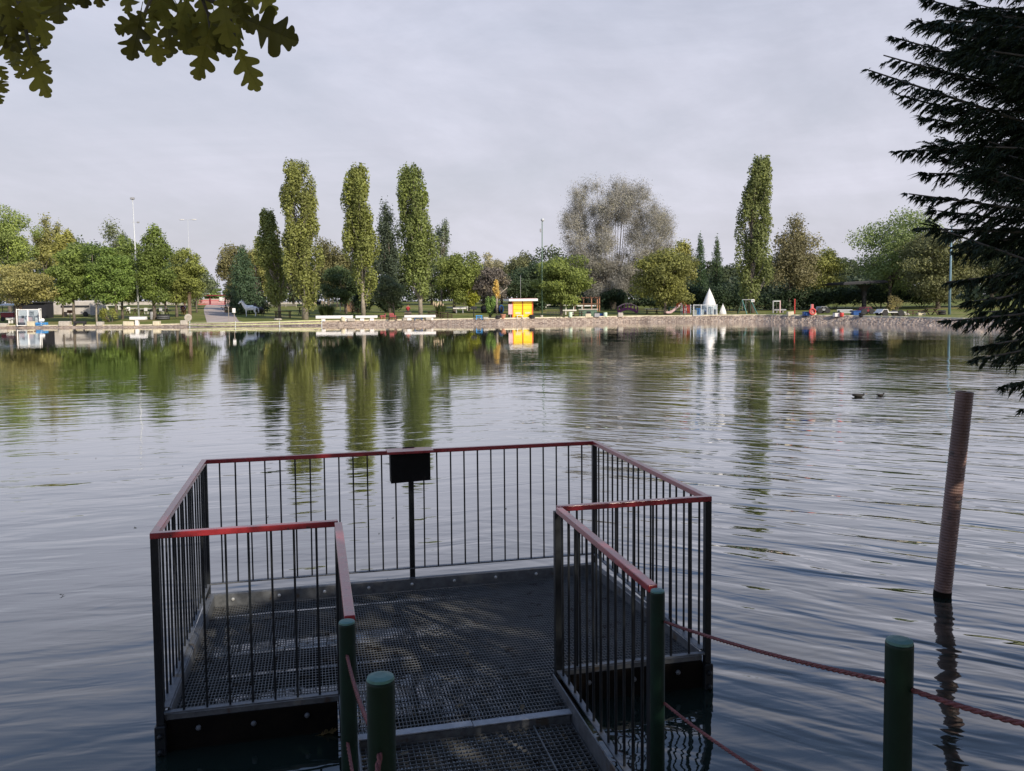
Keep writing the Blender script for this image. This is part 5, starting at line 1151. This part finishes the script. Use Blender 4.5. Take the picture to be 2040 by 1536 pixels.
t=thing('rope_post','dark green post just beyond the right edge of the view','post',(p5.x,p5.y,.5),0,'green round posts of the rope fence'); MB().lathe([(rr,0),(rr,1.19)],24).build('tube',M['green'],t,smooth=False); MB().lathe([(rr,1.19),(rr*.9,1.196),(0,1.197)],24).build('cap',M['cap'],t)
p6=Vector((-.28,.75,1.67)); t=thing('rope_post','dark green post beside the camera, behind the nearest post','post',(p6.x,p6.y,.5),0,'green round posts of the rope fence'); MB().lathe([(rr,0),(rr,1.17)],24).build('tube',M['green'],t); MB().lathe([(rr,1.17),(rr*.9,1.176),(0,1.177)],24).build('cap',M['cap'],t)
def rope(label,a,b,sag,r=.0067):
    a=Vector(a);b=Vector(b); n=140; L=(b-a).length; c=[a.lerp(b,i/n)+Vector((0,0,-sag*4*(i/n)*(1-i/n))) for i in range(n+1)]
    d=(b-a).normalized(); u=d.cross(Vector((0,0,1))).normalized(); w=u.cross(d); m=MB(); tw=L/.045*2*math.pi/ n
    for k in range(3): m.tube([c[i]+(u*math.cos(i*tw*.5+k*2.094)+w*math.sin(i*tw*.5+k*2.094))*r*.52 for i in range(n+1)],r*.56,6)
    for q in m.v: pass
    o=m.build('rope',M['rope'],None,None,smooth=True); return tag(o,label,'rope','sagging red ropes between the green posts')
rope('upper red rope from the right gangway post to the tall right post',atY(1322,1238,p1.y-.01),atY(1764,1357,p2.y),.014)
zl=atY(1322,1400,p1.y-.01); rope('lower red rope from the right gangway post running out of the bottom edge',zl,Vector((p2.x-.02,p2.y,p2.z-.52)),.03)
rope('thick red rope leaving the tall right post towards the right edge',atY(1815,1374,p2.y-.02),atY(2120,1462,1.62),.006); rope('lower red rope right of the tall post, below the view',Vector((p2.x+.03,p2.y,p2.z-.52)),Vector((p5.x,p5.y,1.17)),.04)
rope('upper red rope curving from the left gangway post behind the nearest post',atY(691,1305,p3.y-.02),atY(760,1480,p4.y+.04),.05); rope('lower red rope below it, from the foot of the left gangway post',atY(692,1478,p3.y-.02),Vector((p4.x,p4.y+.04,p4.z-.62)),.06)
rope('red rope hanging down the front of the nearest post',atY(757,1503,p4.y-.035),Vector((p6.x,p6.y+.03,1.36)),.02)
# leaning corrugated pipe
b0=atZ(1877,1187,0); t0=atY(1922,780,b0.y-.02); ax=(t0-b0); Lp=ax.length; pr=34/F*b0.y/2
rot=ax.to_track_quat('Z','Y').to_matrix().to_4x4(); prof=[]
z=-.5
while z<Lp: prof+=[(pr*.955,z),(pr*.955,z+.008),(pr,z+.012),(pr,z+.020)]; z+=.0243
pp=thing('corrugated_pipe','leaning rusty-brown corrugated plastic pipe sticking up out of the water','pipe',b0)
MB().lathe([(r,z) for r,z in prof]+[(pr*.85,Lp),(pr*.85,Lp-.6)],28,(0,0,0),rot).build('shell',M['pipe'],pp)
b=MB(); b.lathe([(pr*1.0,-.06),(pr*1.015,.0),(pr*1.01,.045)],28,(0,0,0),rot); b.build('wet_band',M['beam'],pp)
# water birds
def duck(label,px,py,lpx,rz,m,group=None,z=0):
    p=atZ(px,py,0); k=lpx/F*p.y/.5; t=thing('duck',label,'duck',p,rz,group); t.scale=(k,k,k)
    N=[((0,0,.045),(.1,.075)),((-.13,0,.055),(.075,.06)),((.14,0,.06),(.08,.055)),((.25,0,.09),(.03,.025)),((-.18,0,.09),.045),((-.205,0,.12),.04),((-.235,0,.135),.045)]
    skin_body('body',N,[(0,1),(0,2),(2,3),(1,4),(4,5),(5,6)],M[m],t,2)
    MB().lathe([(.022,0),(.018,.05),(.0,.075)],8,(-.268,0,.13),Matrix.Scale(.55,4,(0,0,1))@Matrix.Rotation(R(-90),4,'Y')).build('bill',M['bill'],t)
    for sy in(-1,1): MB().ball((.06,sy*.085,.085),(.16,.03,.05),10,6).build('wing',M[m],t,smooth=True)
    return t
duck('dark duck with its head lowered on the water, left one of the swimming pair',1710,791,25,R(170),'duck','pair of swimming dark ducks'); duck('dark duck with raised head, right one of the swimming pair',1754,789,19,R(200),'duck','pair of swimming dark ducks')
duck('leftmost of three brown ducks floating below the cage',57,661,6,0,'brownduck','three brown ducks near the far bank'); duck('middle one of three brown ducks floating below the cage',63,661,6,R(20),'brownduck','three brown ducks near the far bank'); duck('rightmost of three brown ducks floating below the cage',70,660,6,R(170),'brownduck','three brown ducks near the far bank')
# ------------------------------------------------------------------ lobed oak leaves
def oak_outline(n):
    t=np.linspace(0,1,n); env=np.interp(t,[0,.1,.25,.45,.65,.8,.92,1],[.01,.06,.22,.33,.37,.31,.2,.02])
    lob=.30+.70*np.abs(np.cos(np.pi*(t*4.1-.5)))**.6; w=env*np.where(t<.1,1,lob); w[-1]=.012; w[0]=.008
    return t,w
HALF=[(0,.010),(.07,.014),(.14,.03),(.19,.075),(.24,.125),(.285,.14),(.31,.12),(.31,.08),(.32,.06),(.35,.085),(.40,.165),(.46,.235),(.52,.255),(.555,.225),(.55,.155),(.54,.10),(.555,.085),(.60,.125),(.665,.195),(.73,.235),(.78,.215),(.785,.165),(.765,.115),(.775,.09),(.82,.115),(.875,.145),(.92,.135),(.935,.10),(.93,.07),(.955,.075),(.985,.055),(1.0,.015)]
def catmull(P,k=2):
    P=np.array(P); out=[]
    for i in range(len(P)-1):
        p0,p1,p2,p3=P[max(i-1,0)],P[i],P[i+1],P[min(i+2,len(P)-1)]
        for u in np.arange(k)/k: out.append(.5*((2*p1)+(p2-p0)*u+(2*p0-5*p1+4*p2-p3)*u*u+(3*p1-p0-3*p2+p3)*u**3))
    out.append(P[-1]); return np.array(out)
def oak_mesh(name,leaves,n,m,parent,color):
    """leaves: list of (base, axis vector with length, side vector unit, curl, tint)"""
    O=catmull(HALF,2); rib=np.maximum.accumulate(np.clip(O[:,0]-.55*O[:,1],0,1)); rib=rib+np.linspace(0,1e-3,len(rib)); n=len(O); V=[];Fq=[];tn=[]
    for (b,a,s,c,tt) in leaves:
        L=np.linalg.norm(a); an=a/L; nn=np.cross(an,s); k0=len(V); sm=lambda: 1.12+.2*np.interp(O[:,0],np.linspace(0,1,7),rs.randn(7)); wl=O[:,1]*sm(); wr=O[:,1]*sm(); sh=rs.uniform(-.03,.03); cup=rs.uniform(-.05,.3); wav=rs.uniform(0,6.3)
        for i in range(n):
            z=lambda t: c*L*t*t
            V.append(b+a*rib[i]+nn*z(rib[i]))
            for sg,w_ in((1,wl[i]),(-1,wr[i])):
                t=O[i,0]+sh*sg*math.sin(math.pi*O[i,0]); V.append(b+a*t+s*(sg*L*w_)+nn*(z(t)+L*w_*(cup+.22*math.sin(wav+sg+t*13))))
        for i in range(n-1):
            q=k0+3*i; Fq+=[(q,q+3,q+4,q+1),(q,q+2,q+5,q+3)]; tn+=[tt,min(1,tt+.12)]
        q0=len(V); P0=b-a*.12
        V+= [P0+s*L*.008,P0-s*L*.008,b+a*.9-s*L*.003+nn*(c*L*.81+.0006),b+a*.9+s*L*.003+nn*(c*L*.81+.0006)]; Fq.append((q0,q0+1,q0+2,q0+3)); tn.append(min(1,tt+.3))
    return np_mesh(name,np.array(V),Fq,M[m],parent,tn,color=color)
oak=thing('oak_tree','oak with dark lobed leaves hanging into the top left above the water','tree',(-.9,-2.6,.75))
oo=np.array([-.9,-2.6,.75])
lv=[]
def pixleaf(bx,by,tx,ty,d,tw=0.):
    b=np.array(atY(bx,by,d))-oo; e=np.array(atY(tx,ty,d+rs.uniform(-.03,.03)))-oo; a=e-b
    vd=b+oo-np.array(CAM); vd/=np.linalg.norm(vd); s=np.cross(a/np.linalg.norm(a),vd); s/=np.linalg.norm(s); an=a/np.linalg.norm(a); f=np.cross(an,s)
    th=tw if tw else rs.uniform(-.7,.7); s=s*math.cos(th)+f*math.sin(th)
    lv.append((b,a,s,rs.uniform(-.2,.2),rs.rand()*.7))
for q in [(478,36,596,84,1.36,.1),(468,82,516,182,1.40,.15),(418,56,392,160,1.42,.25),(282,16,262,122,1.30,.5),(288,40,322,128,1.31,-.5),(300,22,240,66,1.33,.4),(330,20,345,122,1.45,.3),(360,-10,365,110,1.47,.5),(400,-20,420,100,1.46,-.3),(440,-25,452,90,1.38,.4),(470,-20,500,60,1.39,-.4),(500,-40,545,30,1.42,.3),(310,-30,330,60,1.36,.5),(380,-30,352,70,1.44,-.5),(350,-40,300,40,1.4,.2),(260,-40,250,22,1.35,.5),(430,-40,480,45,1.45,.6),(450,10,420,105,1.5,.5),(320,10,300,75,1.5,-.6),(480,0,470,95,1.5,.7),(400,10,360,90,1.52,-.6),(520,-30,480,40,1.5,.5),(350,5,395,95,1.55,.3),(425,20,455,118,1.55,-.3),
   (115,-40,122,56,1.3,.3),(112,-20,90,40,1.32,-.6),(140,-40,135,20,1.36,.5),(165,-60,168,14,1.34,.2),(190,-60,196,16,1.36,-.3),(180,-50,150,8,1.4,.5),
   (40,-30,62,60,1.3,.3),(10,-20,30,72,1.28,-.4),(60,-10,88,84,1.34,.4),(70,20,84,96,1.38,.7),(0,20,40,104,1.3,.3),(30,30,66,100,1.36,-.4),(-10,50,30,120,1.3,.5),(50,60,70,122,1.4,.3),(20,-40,5,50,1.35,.3),(85,-40,70,36,1.4,.4),(-20,0,10,80,1.4,.2),
   (58,98,96,192,1.32,.2),(62,104,40,160,1.34,.5),(66,110,100,150,1.36,-.5),(40,92,28,140,1.38,.4),(-20,120,14,158,1.28,.3),(-20,150,8,178,1.3,-.4),(-30,160,4,206,1.3,.4)]: pixleaf(*q)
oak_mesh('hanging_leaves',lv,58,'oakleaf',oak,(.20,.175,.032))
tw=MB()
def pixtwig(pts,r0,r1,d):
    P=[Vector(np.array(atY(x,y,d))-oo) for x,y in pts]; tw.tube(P,[r0+(r1-r0)*i/(len(P)-1) for i in range(len(P))],6)
pixtwig([(250,-160),(330,-60),(400,-10),(450,16),(480,38)],.007,.002,1.42); pixtwig([(330,-60),(300,0),(286,30)],.004,.002,1.34); pixtwig([(400,-10),(415,30),(418,58)],.003,.0015,1.43); pixtwig([(450,16),(466,60),(469,84)],.003,.0015,1.41)
pixtwig([(-60,-160),(20,-60),(45,30),(60,100)],.007,.002,1.34); pixtwig([(20,-60),(80,-60),(112,-30)],.004,.002,1.33); pixtwig([(45,30),(0,80),(-30,150)],.003,.0015,1.32); pixtwig([(80,-60),(140,-70),(190,-60)],.003,.002,1.36)
tw.build('twigs',M['bark'],oak)
tb=MB(); tb.tube([(0,0,-.4),(.03,.02,1.2),(.1,.05,2.6),(.3,.1,4.2),(.6,.2,6.2),(.7,.2,8.)],[.34,.27,.24,.2,.13,.05],14)
for (x,y,z) in [(3,.6,4.6),(5,-.5,6.2),(-2.5,.5,5.0),(2.,-3,6.),(6.5,1.3,5.4),(1.5,1.2,7.2),(-.8,-2.5,6.5),(8.5,.6,6.6)]:
    a=Vector((.2,.08,3.2+random.random()*1.6)); tb.tube([a,a.lerp(Vector((x,y,z)),.5)+Vector((0,0,.5)),(x,y,z)],[.13,.09,.03],8)
tb.tube([(.15,.07,3.),(-.4,1.6,3.3),(-.75,3.2,2.95),(-.8,3.75,2.73)],[.07,.04,.015,.006],8); tb.tube([(-.4,1.6,3.3),(-.15,3.,2.98),(.13,3.8,2.72)],[.035,.018,.007],8)
tb.build('trunk',M['bark'],oak,smooth=True)
# sun gaps: openings in the crown along the light towards a few lit spots of the photograph
GAPS=[(np.array(atY(1902,960,b0.y)),.13),(np.array(atY(1910,900,b0.y)),.10),(np.array(Tp@Vector((.74,-.02,1.25))),.2),(np.array(Tp@Vector((.10,PD-.25,.2))),.2),(np.array(Tp@Vector((.05,.75,.4))),.10),(np.array(Tp@Vector((.2,-.02,1.25))),.06)]
SN=np.array(SUN)
def gapmask(P,ex=0.):
    k=np.ones(len(P),bool)
    for c,r in GAPS:
        d=P-c; tt=d@SN; q=np.linalg.norm(d-tt[:,None]*SN,axis=1); k&=~((q<r+ex)&(tt>.3))
    return k
cl=[]
for i in range(120):
    d=rs.randn(3); d/=np.linalg.norm(d); f=rs.uniform(.3,1.)**.6; cl.append([4.6+d[0]*f*7.6,-2.4+d[1]*f*4.2,6.9+d[2]*f*4.0,1.1,1.1,.8])
cl=np.array(cl); cl=cl[cl[:,2]>2.4]
nL=46000; ix=rs.choice(len(cl),nL); P=cl[ix,:3]+rs.randn(nL,3)*np.array([.65,.65,.45])
pxx,pyy,fw=project(P); vis=(fw>.05)&(pxx>-260)&(pxx<2300)&(pyy>-230)&(pyy<1800)
dist=np.linalg.norm(P-np.array(CAM),axis=1)
# nothing hangs into the view in front, and none over the open water that mirrors the sky
el=np.degrees(np.arctan2(P[:,2]-H,np.maximum(P[:,1],.01))); front=(P[:,1]>.3)&(el<60)&(P[:,0]<4.2)
keep=(~vis)&(dist>1.0)&(P[:,2]>2.2)&(~front)&gapmask(P,.13)
P=P[keep]; n=len(P); A=rs.randn(n,3); A[:,2]-=.6; A/=np.linalg.norm(A,axis=1)[:,None]; S=np.cross(A,rs.randn(n,3)); S/=np.linalg.norm(S,axis=1)[:,None]
Ls=.20*(.7+.6*rs.rand(n)); t9,w9=oak_outline(9)
prof=np.array([0,.24,.16,.34,.22,.36,.2,.2,0])*.8; tt9=np.array([0,.2,.3,.45,.55,.7,.8,.92,1])
left=P[:,None,:]+A[:,None,:]*(tt9[None,:,None]*Ls[:,None,None])+S[:,None,:]*(prof[None,:,None]*Ls[:,None,None])
right=P[:,None,:]+A[:,None,:]*(tt9[None,:,None]*Ls[:,None,None])-S[:,None,:]*(prof[None,:,None]*Ls[:,None,None])
Vn=np.stack([left,right],2).reshape(-1,3); I=np.arange(n)[:,None]*18; k=np.arange(8)[None,:]*2
Fq=np.stack([I+k,I+k+1,I+k+3,I+k+2],2).reshape(-1,4)
np_mesh('crown',Vn-oo,Fq,M['oakleaf'],oak,np.repeat(rs.rand(n),8),color=(.06,.07,.014))
# ------------------------------------------------------------------ the conifer on the right
TR=np.array([6.1,3.5,.7]); con=thing('conifer_tree','large dark conifer with drooping feathery sprays filling the right edge','tree',TR)
BOUND=[(-60,1890),(0,1850),(30,1850),(50,1815),(75,1783),(105,1810),(125,1780),(140,1732),(165,1770),(190,1800),(240,1848),(275,1850),(302,1785),(330,1838),(362,1850),(386,1811),(415,1862),(440,1858),(456,1833),(490,1900),(540,1932),(562,1886),(590,1930),(622,1928),(640,1882),(672,1945),(700,1955),(718,1935),(745,1990),(770,1998),(795,2030),(822,2045)]
bx=lambda y: np.interp(y,[a for a,b in BOUND],[b for a,b in BOUND])
segs=[];wood=MB()
def bough(tip,z0,dens=1.,arch=.25,w=.42,outer=.68,tiny=1.):
    tip=np.array(tip,float); a=TR.copy(); a[2]=z0; 
    mid=(a+tip)/2+np.array([0,0,arch])
    L=np.linalg.norm(tip-a); n=max(10,int(L*outer/.045*dens)); tt=np.linspace(1-outer,1,n)
    B=lambda t: ((1-t)**2)[:,None]*a+(2*t*(1-t))[:,None]*mid+(t**2)[:,None]*tip
    D=lambda t: (2*(1-t))[:,None]*(mid-a)+(2*t)[:,None]*(tip-mid)
    wood.tube([tuple(B(np.array([q]))[0]-TR) for q in np.linspace(0,1,8)],[.035*(1-q)+.004 for q in np.linspace(0,1,8)],5)
    C=B(tt); T=D(tt); T/=np.linalg.norm(T,axis=1)[:,None]; up=np.array([0,0,1.]); S=np.cross(T,up); S/=np.linalg.norm(S,axis=1)[:,None]; U=np.cross(S,T)
    s=(tt-(1-outer))/outer
    env=w*np.minimum(1,.25+2.2*s)*np.clip((1-s)*1.7+.16,0,1)
    for side in(-1,1,0):
        ll=env*(.55+.6*rs.rand(n))*(1 if side else .7)
        ang=np.radians(rs.uniform(28,52,n)); el=rs.uniform(-.95,.75,n)
        d2=T*np.cos(ang)[:,None]+(S*(side*np.sqrt(np.maximum(.08,1-el*el)) if side else 0*el)[:,None]+U*el[:,None])*np.sin(ang)[:,None]+np.array([0,0,-.24]); d2/=np.linalg.norm(d2,axis=1)[:,None]
        segs.append((C,d2,ll))
    segs.append((C[-1:].repeat(5,0),T[-1:].repeat(5,0)+.18*rs.randn(5,3),np.array([.1,.14,.12,.1,.13])))
# boughs whose tips stand out in the silhouette
for (x,y,d,rise_) in [(1783,75,5.2,-2.3),(1732,140,4.9,-2.4),(1785,303,5.0,-.5),(1810,386,4.9,-1.3),(1832,455,4.9,-.8),(1886,562,4.8,.1),(1882,640,4.9,-.1),(1935,718,4.7,.5),(1998,770,4.6,.7),(2040,815,4.6,.8),(1850,0,5.2,-2.3),(1845,235,5.1,-1.7),(1905,505,5.0,-.4),(1940,600,5.2,.2),(1955,690,5.0,.4),(1760,110,5.3,-2.3),(1790,190,5.0,-2.),(1850,345,5.2,-1.),(1868,420,5.1,-1.2),(1815,40,5.4,-2.4)]:
    tp=atY(x,y,d); bough(tp,tp.z+rise_,1.15,.28 if rise_<0 else .2,.36)
k=0
while k<150:
    y=rs.uniform(-350,760); x=bx(max(y,-60))+rs.uniform(25,520)+max(0,-y)*.2; d=rs.uniform(4.3,6.8)
    if rs.rand()<.55: x=bx(max(y,-60))+rs.uniform(36,200)
    if y>690 and x<2010: continue
    tp=atY(x,y,d); 
    if np.linalg.norm(np.array(tp)[:2]-TR[:2])<.8 or tp.x>TR[0]-.2: continue
    bough(tp,tp.z+(rs.uniform(-2.2,-.8) if y<460 else rs.uniform(-.4,.7)),.8,.25,.46); k+=1
k=0
while k<60:           # the thick inner part
    y=rs.uniform(-60,640); x=bx(y)+rs.uniform(110,420); tp=atY(x,y,rs.uniform(4.4,6.4))
    if np.linalg.norm(np.array(tp)[:2]-TR[:2])<.8 or tp.x>TR[0]-.2: continue
    bough(tp,tp.z+(rs.uniform(-2.2,-1.) if y<460 else rs.uniform(-.6,.3)),.75,.2,.5); k+=1
for k in range(60):   # the side away from the view, up to the top
    a=rs.uniform(0,6.283); z=1.1+8*rs.rand(); rr_=3.1*(1-(z-1)/9.6)**.8; tp=TR+np.array([math.cos(a)*rr_,math.sin(a)*rr_,0]); tp[2]=z
    px_,py_,f_=project(tp[None]); 
    if f_[0]>0 and px_[0]<2120 and py_[0]<1700 and py_[0]>-300: continue
    bough(tp,z-.3,.45,.2,.5)
C=np.concatenate([a for a,b,c in segs]); D2=np.concatenate([b for a,b,c in segs]); LL=np.concatenate([c for a,b,c in segs]); D2/=np.linalg.norm(D2,axis=1)[:,None]
Vs=[];tn=[]
def blades(P0,dirv,ln,wd):
    s=np.cross(dirv,rs.randn(len(P0),3)); s/=np.linalg.norm(s,axis=1)[:,None]; wdv=s*wd[:,None]; md=P0+dirv*(ln*.35)[:,None]
    return np.stack([P0,md+wdv,P0+dirv*ln[:,None]+np.array([0,0,-.3])*ln[:,None],md-wdv],1)
Vs.append(blades(C,D2,LL,.0035+.002*rs.rand(len(C))))
for q in range(18):
    u=(q+.4+.5*rs.rand(len(C)))/18; P0=C+D2*(LL*u)[:,None]+np.array([0,0,-.3])*(LL*u*u)[:,None]
    s=np.cross(D2,np.array([0,0,1.])); s/=np.linalg.norm(s,axis=1)[:,None]+1e-6; sg=np.where(rs.rand(len(C))<.5,-1,1)[:,None]
    dv=D2*.82+s*sg*rs.uniform(.35,.7,(len(C),1))+rs.randn(len(C),3)*.16+np.array([0,0,-.14]); dv/=np.linalg.norm(dv,axis=1)[:,None]
    ln=(.035+.06*rs.rand(len(C)))*(1.15-.55*u)*(.6+LL*1.3); Vs.append(blades(P0,dv,ln,.003+.0025*rs.rand(len(C))))
V=np.concatenate(Vs); cen=V.mean(1); px_,py_,f_=project(cen)
inside=(f_<.05)|(py_<-80)|(py_>860)|(px_>bx(np.clip(py_,-60,822))-14)
inside&=~((f_>.05)&(py_>822)&(py_<1700)&(px_<2100))
kp=inside&gapmask(cen); V=V[kp]; n=len(V)
np_mesh('crown',V.reshape(-1,3)-TR,np.arange(n*4).reshape(n,4),M['needle'],con,rs.rand(n),color=(.036,.052,.029))
wood.tube([(0,0,-.4),(0,0,2),(0,0,5),(0,0,9)],[.24,.2,.13,.03],12); wood.build('trunk',M['bark'],con,smooth=True)
# a few fallen leaves on the grating and the water
def fallen(label,p,L,rz,c,z=.004):
    o=oak_mesh('fallen_leaf',[(np.zeros(3),np.array([L,0,0]),np.array([0,1.,0]),.15,.3)],20,'oakleaf',None,c); o.location=(p[0],p[1],p[2]+z); o.rotation_euler=(R(random.uniform(-8,8)),R(random.uniform(-8,8)),rz); return tag(o,label,'leaf','fallen leaves on deck and water')
fallen('fallen brown leaf floating beside the left front beam of the platform',atZ(632,1466,0),.12,.2,(.22,.15,.06),.003)
for px,py,lab in((793,1498,'pale fallen leaf on the gangway next to the nearest post'),(905,1418,'small fallen leaf on the grating near the threshold'),(1040,1428,'small fallen leaf near the right end of the threshold'),(447,1318,'fallen leaf on the grating near the left toe board'),(930,1315,'light fallen leaf in the middle of the grating')): 
    q=atZ(px,py,.17); fallen(lab,(q.x,q.y,.2 if py<1480 else .155),.055,random.random()*6,(.26,.2,.12))

for k in range(15):
    px_=random.uniform(20,2000); py_=random.choice([random.uniform(700,900),random.uniform(860,1250),random.uniform(1000,1500)])
    q=atZ(px_,py_,0); lx=(Tp.inverted()@q)
    if -.2<lx.x<PW+.2 and -3<lx.y<PD+.2: continue
    fallen('small brown leaf drifting on the open lake surface',q,random.uniform(.03,.05),random.random()*6,(.16,.13,.06),.003)['group']='drifting leaves on the lake'
